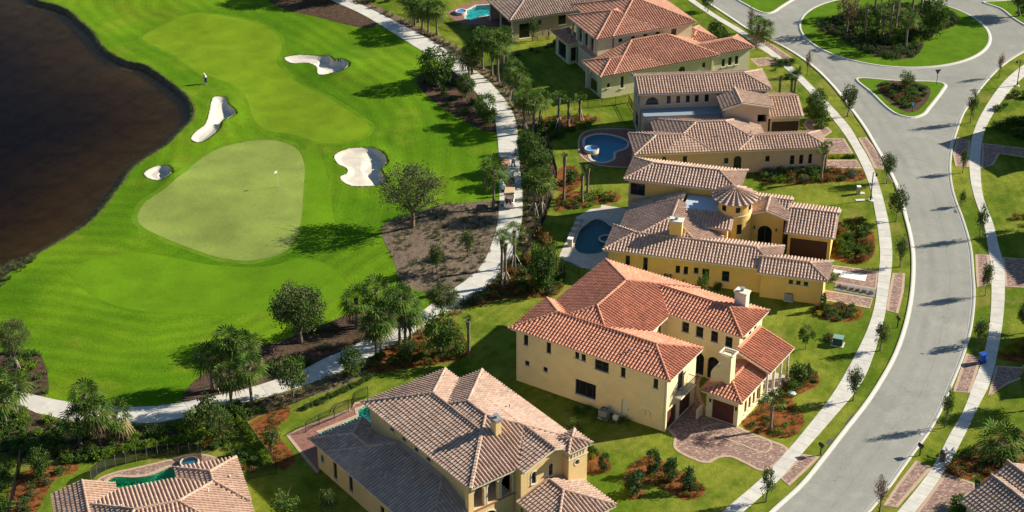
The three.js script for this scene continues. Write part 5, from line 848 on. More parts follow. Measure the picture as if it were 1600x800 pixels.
tree('dark_tree', 550, 587, 545, 38, 'dark round bush at the edge of the cart path', 'dense', null, { seedv: 1 });
tree('bronze_tree', 848, 455, 376, 50, 'dark and bronze leaved tree in the orange bed', 'dense', null, { seedv: 2 });
tree('garden_tree', 328, 668, 622, 46, 'broadleaf garden tree overlapping the cart path', 'loose', null, { seedv: 2 });
tree('garden_tree', 345, 690, 638, 44, 'pale flowering garden tree beside the hedge', 'round', null, { seedv: 0 });
tree('garden_tree', 303, 682, 640, 26, 'thin garden tree in the shrub border', 'loose', null, { seedv: 0 });
tree('garden_tree', 424, 705, 668, 30, 'small tree in the bed beside the paved terrace', 'slim', null, { seedv: 1 });
tree('lawn_tree', 446, 812, 772, 44, 'pale leaved young tree on the shaded lawn', 'loose', null, { seedv: 1 }); tree('lawn_tree', 512, 806, 766, 32, 'young upright tree by the arcade house wall', 'slim', null, { seedv: 2 });
tree('garden_tree', 65, 745, 702, 34, 'blue green conical tree beside the orange bed', 'dense', null, { seedv: 0 });
tree('wall_tree', 833, 64, 26, 20, 'young tree at the patio of the grey brown roofed house', 'slim', null, { seedv: 0 });
tree('wall_tree', 1098, 470, 428, 22, 'light green sapling against the orange house wall', 'loose', null, { seedv: 2 });
tree('lawn_tree', 1259, 545, 508, 26, 'young lollipop tree on the lawn beside the porch', 'loose', null, { seedv: 0 });
tree('wall_tree', 897, 690, 655, 34, 'grey green tree between the two big houses', 'round', null, { seedv: 1 });
tree('street_corner_tree', 1275, 190, 142, 38, 'bushy dark green tree beside the tan house garage', 'dense', null, { seedv: 1 });
tree('island_tree', 1415, 140, 112, 26, 'small leafy tree on the splitter island', 'round', null, { seedv: 2 });
tree('roundabout_tree', 1322, 52, -12, 42, 'reddish grey conifer on the roundabout island', 'brown', null, { seedv: 1 });
tree('roundabout_tree', 1456, 58, -20, 46, 'dark green tree on the roundabout island', 'dense', null, { seedv: 2 });
tree('splitter_tree', 1592, 26, -30, 50, 'dark tree on the splitter island by the roundabout', 'oak', null, { seedv: 2 });
// --- street trees ---
const gS = 'street trees in the grass verges';
for (const [x, y, t, w, k, l] of [[1324, 182, 134, 30, 'street', 'staked street tree by the splitter island'], [1385, 286, 240, 28, 'street', 'staked street tree before the tan house walks'], [1400, 346, 292, 34, 'street', 'leafy street tree by the lamp post'], [1406, 417, 370, 20, 'slim', 'thin street tree at the orange house apron'], [1375, 548, 506, 24, 'slim', 'thin street tree before the red roofed house lawn'], [1333, 626, 575, 28, 'street', 'street tree opposite the porch bed'], [1197, 784, 732, 24, 'slim', 'slim street tree beside the apron and mailbox'], [1106, 18, -8, 22, 'loose', 'street tree at the far end of the sidewalk'],
  [1516, 192, 140, 16, 'slim', 'thin street tree near the roundabout, across the street'], [1504, 270, 232, 14, 'slim', 'small street tree at the apron across the street'], [1530, 373, 318, 18, 'slim', 'thin street tree on the verge across the street'], [1539, 462, 408, 20, 'street', 'street tree below the apron across the street'], [1529, 538, 496, 24, 'slim', 'street tree above the blue bin'], [1476, 668, 606, 18, 'slim', 'tall slim street tree on the verge by the brown bin'], [1503, 322, 296, 12, 'slim', 'tiny street tree by the kerb across the street']]) tree('street_tree', x, y, t, w, l, k, gS, { braces: /staked/.test(l) ? 1 : 0 });
for (const [x, y, t, w, l] of [[1261, 118, 78, 13, 'leafless reddish street tree near the roundabout'], [1172, 50, 12, 15, 'leafless brown street tree by the pale green house'], [1561, 121, 84, 14, 'leafless reddish street tree by the far sidewalk'], [1374, 800, 744, 28, 'dried brown street tree at the road edge']]) tree('street_tree', x, y, t, w, l, 'brown', gS);
// --- shrubs ---
const lab = (where) => k => ({ green: 'green shrub ', dark: 'dark green shrub ', lime: 'lime green shrub ', silver: 'silvery shrub ', bronze: 'bronze leaved shrub ', olive: 'olive shrub ', yellow: 'yellow flowered shrub ', straw: 'dry straw coloured grass clump ', strap: 'strap leaved plant ', limestrap: 'lime strap leaved plant ', cone: 'conical clipped shrub ', column: 'narrow upright shrub ' })[k] + where;
scatter(['green', 'lime', 'lime', 'green', 'dark', 'strap'], bedG, 60, 1.2, .95, lab('in the border between path and pool house garden'), 'border shrubs below the cart path', 61, .75);
row('lime', [[150, 716], [200, 707], [260, 696], [306, 686], [340, 676]], 20, 1.1, 1.0, 'lime hedge shrub along the pool house garden', 'hedge shrubs of the pool house garden'); row('green', [[90, 722], [140, 719], [170, 713]], 6, .9, .8, 'green hedge shrub at the garden corner', 'hedge shrubs at the garden corner');
row('lime', [[372, 660], [392, 685], [410, 712], [420, 735]], 14, 1.0, 1.3, 'tall lime hedge shrub beside the dark fence', 'tall hedge beside the dark fence');
scatter(['dark', 'green', 'bronze', 'lime'], smooth(PP([[320, 690], [360, 672], [382, 700], [410, 735], [385, 745], [355, 720], [330, 712]]), true), 16, 1.1, .8, lab('in the planting above the pool house roof'), 'plants above the pool house roof', 62, .7);
scatter(['green', 'dark', 'lime', 'silver'], bedF, 16, 1.1, .7, lab('in the staked tree bed'), 'plants in the staked tree bed', 63, .7);
scatter(['dark', 'green', 'strap'], smooth(PP([[-10, 660], [60, 655], [110, 668], [110, 700], [40, 712], [-10, 715]]), true), 16, 1.5, 1.0, lab('in the shaded thicket at the garden corner'), 'thicket shrubs at the garden corner', 64, .8);
scatter(['green', 'lime', 'dark'], smooth(PP([[-10, 725], [28, 722], [24, 760], [15, 810], [-15, 810]]), true), 9, 1.4, 1.1, lab('behind the wooden fence'), 'shrubs behind the wooden fence', 65, .8);
scatter(['green', 'dark', 'olive'], smooth(PP([[50, 740], [110, 728], [90, 748], [70, 780], [40, 812], [25, 800]]), true), 9, .9, .7, lab('on the orange mulch at the garden corner'), 'plants on the corner mulch', 66, .7);
scatter(['straw', 'olive', 'straw', 'silver'], bedH, 34, .9, .6, lab('in the strip beside the iron fence'), 'dry grasses by the iron fence', 67, .6);
row('dark', [[475, 640], [510, 624], [545, 608], [585, 588]], 18, .75, .55, 'low dark hedge shrub along the iron fence', 'low hedge at the iron fence');
scatter(['green', 'lime', 'bronze', 'dark', 'strap'], bedI, 22, 1.1, .9, lab('in the orange bed behind the brown roofed house'), 'shrubs behind the brown roofed house', 68, .75);
scatter(['bronze', 'bronze', 'olive', 'green', 'dark'], bedJ, 34, 1.3, 1.0, lab('in the orange bed beside the red roof'), 'shrubs beside the red roof', 69, .75);
scatter(['straw', 'straw', 'olive'], smooth(PP([[722, 470], [760, 452], [745, 470], [720, 492], [700, 500]]), true), 12, .9, .6, lab('at the lawn corner by the path'), 'grasses at the lawn corner', 70, .55);
row('bronze', [[860, 392], [850, 378], [846, 366]], 3, 1.6, 1.2, 'dry twiggy bush beside the orange house pool', 'dry bushes by the pool'); 
scatter(['green', 'dark', 'straw', 'olive', 'green'], bedK, 34, 1.25, 1.0, lab('between path and black fence'), 'shrubs along the black fence', 71, .8);
scatter(['straw', 'straw', 'olive', 'straw'], bedL, 70, .95, .65, lab('under the palms along the path'), 'dry grasses under the path palms', 72, .6);
scatter(['green', 'dark', 'lime'], smooth(PP([[868, 205], [900, 196], [930, 188], [930, 194], [890, 210]]), true), 7, 1, .8, lab('in the bed of braced palms'), 'plants among the braced palms', 73, .7);
scatter(['green', 'bronze', 'lime'], smooth(PP([[870, 322], [900, 312], [960, 304], [962, 314], [900, 326]]), true), 10, .9, .6, lab('among the bare palm trunks'), 'plants among bare palm trunks', 74, .7);
shrub('dark', 895, 285, 1.9, 1.9, 'large dark shrub in the round orange bed'); shrub('lime', 934, 305, 1.8, .9, 'low lime shrub beside the bare palm trunks');
scatter(['dark', 'green', 'strap'], smooth(PP([[838, 196], [870, 195], [880, 215], [850, 222]]), true), 6, 1.4, 1.3, lab('at the fence corner behind the palms'), 'shrubs at the fence corner', 75, .8);
scatter(['green', 'dark', 'olive'], smooth(PP([[800, 85], [850, 72], [880, 60], [895, 50], [900, 56], [860, 76], [810, 95]]), true), 8, .9, .6, lab('between the lawns of the two far houses'), 'shrubs between the far lawns', 76, .6);
scatter(['green', 'lime', 'bronze', 'dark'], bedFront1, 22, .75, .5, lab('on the curved mulch bed before the porch'), 'plants before the porch', 77, .6);
for (const [x, y, w, h, k] of [[1247, 600, 1.9, 2.6, 'dark'], [1262, 595, 1.2, 2.0, 'column'], [1240, 608, 1.6, 1.1, 'green']]) shrub(k, x, y, w, h, k === 'column' ? 'narrow dark cypress at the porch bed end' : k === 'dark' ? 'tall dark shrub at the porch bed end' : 'low green shrub at the porch bed end');
[[1020, 738], [1046, 752], [1075, 765], [992, 772]].forEach(([x, y], i) => shrub('cone', x, y, i === 3 ? 2.6 : 1.9, 2.5, i === 3 ? 'dark rounded shrub standing alone on the lawn mulch' : 'upright clipped shrub on the lawn mulch bed', i === 3 ? null : 'upright clipped shrubs'));
scatter(['bronze', 'green', 'strap'], bedFront2, 8, .6, .45, lab('between the clipped shrubs'), 'plants between clipped shrubs', 78, .6); shrub('cone', 943, 737, 1.4, 2.1, 'slim conical shrub beside the arcade house tower'); scatter(['limestrap', 'lime', 'yellow', 'green'], smooth(PP([[905, 704], [930, 702], [940, 716], [915, 722]]), true), 5, .9, .9, lab('beside the arcade house tower'), 'plants beside the tower', 79, .6);
scatter(['dark', 'green', 'bronze', 'yellow', 'olive'], bedFront5, 18, .9, .6, lab('in the oval lawn bed'), 'shrubs in the oval lawn bed', 80, .55); shrub('column', 1285, 485, 1.3, 2.3, 'thin cypress at the oval lawn bed');
scatter(['green', 'dark', 'green', 'bronze', 'lime'], bedFront6, 26, 1.3, 1.1, lab('beside the orange house garage'), 'shrubs beside the orange house garage', 81, .7);
scatter(['green', 'lime', 'dark', 'silver', 'bronze'], bedSide6, 30, 1.2, .9, lab('along the tan house lawn'), 'shrubs along the tan house lawn', 82, .65);
row('yellow', [[1293, 246], [1312, 246]], 6, .8, .5, 'yellow flowered shrub between the two paver walks', 'yellow shrubs between the walks', .15); row('green', [[1318, 246], [1336, 247]], 4, .7, .5, 'green shrub between the two paver walks', 'green shrubs between the walks', .15);
scatter(['dark', 'green', 'strap'], smooth(PP([[1205, 92], [1235, 98], [1256, 120], [1230, 128], [1200, 108]]), true), 9, 1.3, .9, lab('at the pale green house driveway'), 'shrubs at the pale green house driveway', 83, .7); scatter(['dark', 'green'], smooth(PP([[1112, 42], [1130, 50], [1140, 60], [1118, 64]]), true), 6, 1.6, 1.3, lab('before the pale green house garage'), 'shrubs before the pale green house garage', 84, .7);
scatter(['dark', 'green'], smooth(PP([[1258, 170], [1290, 165], [1300, 190], [1275, 205]]), true), 6, 1.6, 1.2, lab('below the bushy tree by the tan garage'), 'shrubs by the tan garage', 85, .7);
struct('planting_bed', sheetGeo(smooth(PP([[1372, 132], [1410, 127], [1450, 136], [1446, 162], [1422, 177], [1386, 158]]), true), .108), M.mulchDark, 'dark mulch bed of the splitter island', 'planting bed');
scatter(['bronze', 'dark', 'green', 'dark'], smooth(PP([[1376, 134], [1410, 130], [1446, 138], [1442, 160], [1420, 173], [1390, 157]]), true), 48, 1.0, .55, lab('on the splitter island'), 'shrubs on the splitter island', 86, .5);
const rbBed = smooth(PP([[1277, 38], [1300, 30], [1340, 16], [1400, 8], [1470, 14], [1496, 28], [1495, 38], [1460, 54], [1444, 62], [1440, 78], [1420, 92], [1385, 92], [1350, 82], [1310, 60], [1284, 50]]), true, .7);
struct('planting_bed', sheetGeo(rbBed, .112), M.mulchDark, 'dark mulch bed of the roundabout island', 'planting bed');
scatter(['green', 'lime', 'lime', 'green', 'strap', 'olive'], smooth(PP([[1318, 40], [1340, 28], [1400, 20], [1456, 30], [1448, 62], [1425, 82], [1395, 78], [1345, 66]]), true), 64, 1.5, 1.25, lab('among the roundabout palms'), 'shrubs among the roundabout palms', 87, .8);
cover('ground_cover', [rbBed], 5, smallBush('olive'), .55, 'low olive ground cover on the roundabout island', 88); cover('ground_cover', [rbBed], 4, smallBush('dark'), .6, 'low dark ground cover on the roundabout island', 104);
scatter(['dark', 'bronze'], smooth(PP([[1566, 12], [1600, 6], [1650, 10], [1650, 40], [1600, 30]]), true), 12, 1.3, .8, lab('on the shrub splitter island'), 'shrubs on the far splitter island', 89, .6);
scatter(['green', 'bronze', 'dark', 'yellow'], bedR1, 9, 1, .7, lab('at the driveway across the street'), 'shrubs at the driveway across the street', 90, .6); scatter(['bronze', 'dark', 'green', 'bronze'], bedR2, 22, 1.1, .7, lab('beside the corner house driveway'), 'shrubs beside the corner house driveway', 91, .6);
scatter(['bronze', 'green', 'yellow'], smooth(PP([[1582, 330], [1600, 320], [1640, 330], [1640, 350], [1590, 352]]), true), 7, 1.2, .9, lab('on the lawn across the street'), 'shrubs on the lawn across the street', 92, .6); scatter(['dark', 'green'], smooth(PP([[1550, 190], [1600, 180], [1640, 190], [1640, 220], [1560, 215]]), true), 9, 1.5, 1.1, lab('on the far lawn opposite the splitter island'), 'shrubs on the far lawn', 93, .8);
scatter(['lime', 'green'], smooth(PP([[1480, 792], [1510, 784], [1508, 812], [1480, 812]]), true), 4, 1.2, 1.1, lab('in the corner driveway planter'), 'shrubs in the corner planter', 94, .7);
scatter(['dark', 'green', 'strap'], bedB, 14, 1.2, .8, lab('under the dark trees by the path'), 'shrubs under the dark trees', 95, .8); scatter(['dark', 'olive', 'silver'], bedD, 12, 1.3, .8, lab('under the round dark tree'), 'shrubs under the round dark tree', 96, .8);
scatter(['green', 'dark'], smooth(PP([[1530, 168], [1560, 152], [1600, 140], [1640, 150], [1600, 165], [1550, 180]]), true), 5, 1.2, .8, lab('by the upper sidewalk across the street'), 'shrubs by the upper sidewalk', 97, .8);
scatter(['dark', 'green', 'olive'], smooth(PP([[560, 0], [640, 8], [700, 0], [700, -20], [560, -20]]), true), 12, 1.5, 1.2, lab('behind the far pool group'), 'shrubs behind the far pool', 98, .8);
for (const [x, y, k] of [[1070, 440, 'green'], [1120, 452, 'dark'], [1300, 490, 'green']]) shrub(k, x, y, 1.1, .9, `${k === 'dark' ? 'dark' : 'green'} shrub ${x < 1100 ? 'below the orange house windows' : x < 1200 ? 'against the orange house wall' : 'at the oval bed edge'}`);
cover('ground_cover', [bedA], 2.2, smallBush('olive'), .38, 'sparse low plants over the wide mulch bed', 99);
cover('ground_cover', [bedG, bedI, bedJ, bedK, bedF], 1.6, smallBush('green'), .5, 'low green plants filling the path borders', 100);
cover('ground_cover', redBeds, 2.6, smallBush('bronze'), .34, 'small reddish plants over the orange mulch beds', 101); cover('ground_cover', redBeds, 2.2, smallBush('green'), .36, 'small green plants over the orange mulch beds', 103);
cover('lake_edge_plants', [smooth(PP([[-10, 432], [20, 412], [48, 398], [56, 402], [30, 426], [-10, 455]]), true)], 7, tuftGeo(77, OLIVE, 26), .7, 'reedy green plants on the lower lake edge', 102);
tree('dark_tree', 470, -6, -70, 60, 'dark tree beyond the far end of the golf course', 'oak', null, { seedv: 0 }); tree('dark_tree', 505, 2, -40, 40, 'round tree in the dark strip at the far end of the path', 'dense', null, { seedv: 1 }); tree('dark_tree', 560, -4, -50, 46, 'dark tree across the path at its far end', 'oak', null, { seedv: 1 });
tree('lawn_tree', 1602, 520, 470, 34, 'leafy tree on the lawn across the street', 'round', null, { seedv: 1 }); tree('lawn_tree', 1612, 640, 570, 50, 'large tree shading the lawn across the street', 'oak', null, { seedv: 1 }); tree('lawn_tree', 1618, 362, 318, 40, 'tree on the lawn opposite the orange house', 'round', null, { seedv: 0 });
// grass lips hanging over the bunker edges and the lake bank
{ const blade = tuftGeo(55, [[.075, .16, .008], [.10, .19, .010], [.06, .13, .008]], 16);
  bunkers.forEach((b, i) => { const ring = []; b.forEach((p, k) => { const q = b[(k + 1) % b.length], n = 4; for (let t = 0; t < n; t++) ring.push([mix(p[0], q[0], t / n), mix(p[1], q[1], t / n)]); }); edgeGrass(ring, blade, .20, .18, 'ragged grass lip round ' + ['the long thin bunker', 'the wide bunker', 'the tall lakeside bunker', 'the small round bunker'][i], 201 + i); });
  const sh = []; shore.forEach((p, k) => { if (!k) return; const q = shore[k - 1]; for (let t = 0; t < 4; t++) sh.push([mix(q[0], p[0], t / 4), mix(q[1], p[1], t / 4)]); }); edgeGrass(sh, blade, .34, .5, 'long grass fringe along the lake bank', 210);
}
function edgeGrass(ring, geo, size, wide, label, seed) { const r = RNG(seed), n = ring.length * 2, im = new THREE.InstancedMesh(geo, leafMat, n), m4 = new THREE.Matrix4(), q = new THREE.Quaternion(), e = new THREE.Euler(); im.name = numbered('edge_grass'); shade(im); for (let i = 0; i < n; i++) { const p = ring[i >> 1], x = p[0] + (r() - .5) * wide, z = p[1] + (r() - .5) * wide, s = size * (.5 + .9 * r()); m4.compose(V3(x, roughH(x, z), z), q.setFromEuler(e.set(0, r() * 6.28, 0)), V3(s, s * .7, s)); im.setMatrixAt(i, m4); } scene.add(im); tag(im, label, 'grass', null, 'stuff'); }
// ---------- pools and terraces ----------
drive([[903, 226], [910, 208], [930, 202], [985, 202], [1002, 205], [1008, 258], [945, 260], [922, 254], [908, 244]], 'red brick pool terrace of the tan house', { m: M.paverBrick, name: 'pool_terrace', holes: [pools.terrace], border: .2 });
drive([[902, 338], [912, 333], [922, 327], [938, 325], [940, 320], [978, 326], [984, 330], [970, 400], [950, 425], [905, 418], [884, 408], [873, 401], [880, 386], [890, 366]], 'pale stone pool terrace of the orange house', { m: M.travertine, name: 'pool_terrace', holes: [pools.tower], border: 0, sm: 0 });
drive([[150, 752], [170, 741], [215, 730], [262, 719], [296, 710], [325, 711], [342, 718], [350, 735], [320, 755], [250, 768], [160, 768]], 'stone paved pool terrace of the pool house', { m: M.paver, name: 'pool_terrace', holes: [pools.green], border: .2 });
drive([[447, 680], [470, 668], [545, 640], [552, 630], [572, 626], [592, 640], [620, 672], [560, 700], [505, 720], [496, 740], [472, 712]], 'red brick pool terrace of the arcade house', { m: M.paverBrick, name: 'pool_terrace', holes: [pools.arcade], border: .3, sm: 0 });
drive([[700, 20], [712, 12], [745, 2], [800, -4], [830, 0], [840, 30], [800, 42], [740, 42], [715, 34]], 'red brown pool terrace of the far house', { m: M.paverBrick, name: 'pool_terrace', holes: [pools.far], border: 0 });
function pool(key, label, col, att, dist, copM, spa) {
  const o = pools[key], g = thing('swimming_pool', label, 'pool'); let A = 0; for (let i = 0, n = o.length; i < n; i++) { const p = o[i], q = o[(i + 1) % n]; A += p[0] * q[1] - q[0] * p[1]; } const l = A < 0 ? o.slice().reverse() : o;
  const pm = dull(new THREE.Color().setRGB(...col));
  mesh('basin', merge([sheetGeo(l, -1.3), bandGeo(l, [[0, .02], [0, -1.3]], true)]), pm, g);
  mesh('coping', bandGeo(l, [[-.30, .0], [-.30, .055], [-.04, .06], [.04, .045], [.04, -.06]], true), copM, g);
  mesh('water', sheetGeo(l, -.08), new THREE.MeshPhysicalMaterial({ color: 0xffffff, roughness: .04, specularIntensity: .4, transmission: 1, thickness: 1, ior: 1.25, attenuationColor: new THREE.Color().setRGB(...att), attenuationDistance: dist, bumpMap: rep(clumpy, 2.5), bumpScale: .015 }), g);
  if (spa) { const [px, py, r, c] = spa, [x, z] = P(px, py); const s = mesh('spa', new THREE.LatheGeometry([[0, .1], [r - .25, .1], [r - .22, .42], [r, .42], [r + .02, -.2]].map(q => new THREE.Vector2(...q)), 32).translate(x, 0, z), copM, g); mesh('spa_water', new THREE.CircleGeometry(r - .22, 32).rotateX(-Math.PI / 2).translate(x, .34, z), mat(c, { roughness: .08 }), s); }
  return g;
}
pool('terrace', 'kidney shaped blue pool with a round spa behind the tan house', [.07, .44, .58], [.3, .75, .85], 2.4, M.travertine, [924, 236, .95, [.06, .30, .62]]);
pool('tower', 'dark teal curved pool with stepped stone edge behind the orange house', [.03, .30, .34], [.2, .66, .70], 2.2, M.travertine);
pool('green', 'slim green kidney pool beside the tan pink roof', [.07, .48, .32], [.3, .85, .65], 2.5, M.border, [296, 727, .95, [.03, .10, .14]]);
pool('arcade', 'turquoise angular pool tucked behind the arcade house', [.20, .62, .55], [.5, .92, .85], 3, M.border);
pool('far', 'turquoise pool with a blue spa at the far house', [.10, .50, .50], [.4, .85, .85], 2.5, M.travertine, [720, 21, .9, [.05, .24, .60]]);
{ const g = thing('stone_planter_steps', 'row of stone blocks stepping along the teal pool', 'planter'); [[905, 346], [902, 354], [898, 363], [894, 371]].forEach(([x, y], i) => { const [X, Z] = P(x, y); mesh('stone_block', box(.75, .5, .6, X, .25, Z, -.25), M.travertine, g); });
  const [X, Z] = P(891, 384), c = thing('stone_pillar', 'pale square stone pillar at the teal pool corner', 'pillar', [X, 0, Z], -.25); mesh('shaft', box(.5, .9, .5, 0, .45, 0), M.travertine, c); mesh('pillar_cap', box(.62, .1, .62, 0, .95, 0), M.white, c);
  const [x2, z2] = P(948, 374); tag(mesh('ring_planter', new THREE.TorusGeometry(.85, .12, 8, 28).rotateX(-Math.PI / 2).translate(x2, .06, z2), M.travertine), 'round stone ring standing in the teal pool', 'planter');
}
{ // grey channel with dry tufts between the two walks of the orange house
  struct('planting_bed', sheetGeo(PP([[1306, 441], [1369, 452], [1366, 465], [1302, 453]]), .03), mat([.20, .21, .20]), 'grey pebble channel with dry tufts by the orange house driveway', 'planting bed');
  [[1312, 449], [1320, 451], [1330, 453], [1340, 455], [1350, 457], [1361, 459]].forEach(([x, y]) => shrub('bronze', x, y, .6, .4, 'dry bronze tuft in the pebble channel', 'tufts in the pebble channel'));
  shrub('lime', 1304, 437, 1.1, 1.1, 'round lime shrub at the end of the white slab');
}
// ---------- fences ----------
function fence(px, label, h = 1.2, { step = 2.0, m = M.darkmetal, net = false, thick = .05 } = {}) {
  const g = thing('garden_fence', label, 'fence'), line = smooth(PP(px), false, .5), c = new THREE.CatmullRomCurve3(line.map(p => V3(p[0], 0, p[1])), false, 'centripetal'), L = c.getLength(), n = Math.max(1, Math.round(L / step)), pg = box(thick, h + .06, thick, 0, (h + .06) / 2, 0);
  for (let i = 0; i <= n; i++) { const p = c.getPointAt(i / n), q = mesh('post', pg, net ? M.grey : m, g); q.position.copy(p); }
  const rails = [], pk = []; const N = Math.round(L / .5), pts = c.getSpacedPoints(N);
  for (let i = 0; i < N; i++) for (const y of net ? [h] : [.12, h - .18, h]) rails.push(beam(pts[i].clone().setY(y), pts[i + 1].clone().setY(y), .03, .035));
  mesh('rail', merge(rails), m, g);
  if (net) { const r = []; for (let i = 0; i < N; i++) { const a = pts[i], b = pts[i + 1]; r.push(a.x, .03, a.z, b.x, .03, b.z, b.x, h, b.z, a.x, .03, a.z, b.x, h, b.z, a.x, h, a.z); } mesh('mesh_panel', geoFrom(r), new THREE.MeshStandardMaterial({ color: 0x14160f, transparent: true, opacity: .78, side: THREE.DoubleSide, roughness: 1 }), g); }
  else { const M2 = Math.round(L / .13), pp = c.getSpacedPoints(M2); for (const p of pp) pk.push(new THREE.BoxGeometry(.018, h - .1, .018).translate(p.x, h / 2 + .02, p.z)); const q = mesh('pickets', merge(pk), m, g); q.userData.kind = 'stuff'; }
  return g;
}
fence([[408, 648], [440, 638], [480, 622], [515, 606], [545, 590], [585, 572]], 'black iron fence along the cart path behind the arcade house');
fence([[846, 194], [852, 216], [860, 244], [868, 270], [870, 278]], 'black iron fence from the braced palms down to the bend', 1.3); fence([[870, 278], [864, 293], [860, 317], [850, 345], [834, 374], [820, 402], [812, 420]], 'black iron fence between the grass bed and the orange house lawn', 1.3);
fence([[897, 172], [930, 168], [960, 165], [982, 161]], 'black iron fence panel between the pale green and tan houses'); fence([[982, 161], [988, 172], [996, 188]], 'short fence return at the tan house corner');
fence([[143, 752], [150, 744], [168, 734], [205, 723], [240, 716], [270, 711], [296, 710], [310, 713], [316, 722]], 'dark mesh pool safety fence on thin posts', 1.25, { net: true, step: 1.0, thick: .035 });
fence([[34, 722], [30, 745], [24, 772], [16, 812]], 'dark fence at the garden corner by the orange mulch', 1.4, { thick: .09 }); fence([[-20, 728], [34, 722], [90, 716], [140, 709], [190, 700]], 'thin fence behind the garden hedge', 1.2);
fence([[379, 664], [395, 688], [412, 712], [432, 734]], 'dark fence beside the tall lime hedge', 1.3); fence([[388, 750], [405, 746], [432, 741]], 'low garden gate fence beside the pool house', 1.1);
fence([[478, 676], [490, 668], [520, 655], [545, 643]], 'black pool fence on the brick terrace', 1.2); fence([[550, 640], [556, 628], [575, 620]], 'short pool fence panel beside the turquoise pool', 1.2);
fence([[640, 20], [690, 34], [720, 47], [760, 50]], 'dark fence along the far pool lawn', 1.1); fence([[812, 56], [852, 50], [858, 62]], 'short fence at the far house patio', 1.1); fence([[878, 440], [884, 420], [905, 430]], 'low fence at the pool of the orange house', 1.1);
// ---------- golf ----------
{ const [x, z] = P(435, 295), y = terrain(x, z); const f = thing('flagstick', 'thin golf flagstick with a pale flag on the putting green', 'flag', [x, y, z]); mesh('pole', new THREE.CylinderGeometry(.018, .018, 2.35, 8).translate(0, 1.17, 0), M.white, f); mesh('flag', new THREE.PlaneGeometry(.42, .3, 6, 2).translate(-.22, 2.15, 0).rotateY(.8), mat([.7, .68, .5], { side: THREE.DoubleSide }), f); mesh('cup', new THREE.CylinderGeometry(.07, .07, .04, 14).translate(0, 0, 0), M.darkmetal, f); }
function golfCart(px, py, turn, label, body, roofC) {
  const [x, z] = P(px, py), g = thing('golf_cart', label, 'golf cart', [x, .04, z], turn), bm = mat(body, { roughness: .35 }), pm = M.darkmetal;
  const sh = new THREE.Shape([[-1.15, .28], [1.1, .28], [1.2, .5], [1.12, .78], [.75, .86], [.55, .5], [-.1, .42], [-.15, .62], [-.75, .62], [-.8, .82], [-1.15, .78]].map(p => new THREE.Vector2(...p)));
  mesh('body', new THREE.ExtrudeGeometry(sh, { depth: 1.0, bevelEnabled: true, bevelSize: .06, bevelThickness: .06, bevelSegments: 2 }).translate(0, 0, -.5), bm, g);
  mesh('seat', merge([box(.55, .14, 1.0, -.42, .72, 0), box(.12, .5, 1.0, -.72, .95, 0)]), mat([.45, .38, .26]), g);
  mesh('canopy', new THREE.ExtrudeGeometry(new THREE.Shape([[-1.0, 1.78], [.75, 1.78], [.82, 1.84], [.6, 1.9], [-.85, 1.9], [-1.05, 1.84]].map(p => new THREE.Vector2(...p))), { depth: 1.1, bevelEnabled: true, bevelSize: .04, bevelThickness: .04, bevelSegments: 2 }).translate(0, 0, -.55), mat(roofC, { roughness: .5 }), g);
  for (const [a, b] of [[-.85, -.9], [.9, .65]]) for (const s of [-.5, .5]) mesh('canopy_post', beam(V3(a, .75, s), V3(b, 1.8, s), .035, .035), pm, g);
  for (const a of [-.78, .78]) for (const s of [-.48, .48]) { const w = mesh('wheel', new THREE.CylinderGeometry(.23, .23, .18, 16).rotateX(Math.PI / 2).translate(a, .23, s), mat([.02, .02, .02]), g); mesh('hub', new THREE.CylinderGeometry(.11, .11, .2, 12).rotateX(Math.PI / 2).translate(a, .23, s), M.grey, w); }
  mesh('steering_wheel', new THREE.TorusGeometry(.16, .018, 6, 16).rotateY(Math.PI / 2).rotateZ(.5).translate(.42, 1.0, .25), pm, g);
  for (const s of [-.22, .22]) { const b = mesh('golf_bag', new THREE.CylinderGeometry(.14, .13, .85, 12).rotateZ(.2).translate(-1.15, .95, s), mat(s < 0 ? [.03, .03, .04] : [.25, .04, .03]), g); mesh('clubs', merge([0, 1, 2, 3].map(k => new THREE.CylinderGeometry(.012, .012, .5, 5).rotateZ(.2).translate(-1.27 + k * .03, 1.5, s + (k - 1.5) * .05))), M.grey, b); }
  return g;
}
golfCart(796, 320, 1.5, 'white golf cart with tan roof parked on the cart path beside a palm', [.72, .70, .64], [.60, .42, .24]);
golfCart(788, 272, 1.75, 'golf cart with red brown roof on the path, partly behind a palm', [.62, .50, .38], [.50, .22, .14]);
golfCart(795, 292, 1.45, 'dark golf cart between the two other carts on the path', [.10, .11, .10], [.25, .26, .24]);
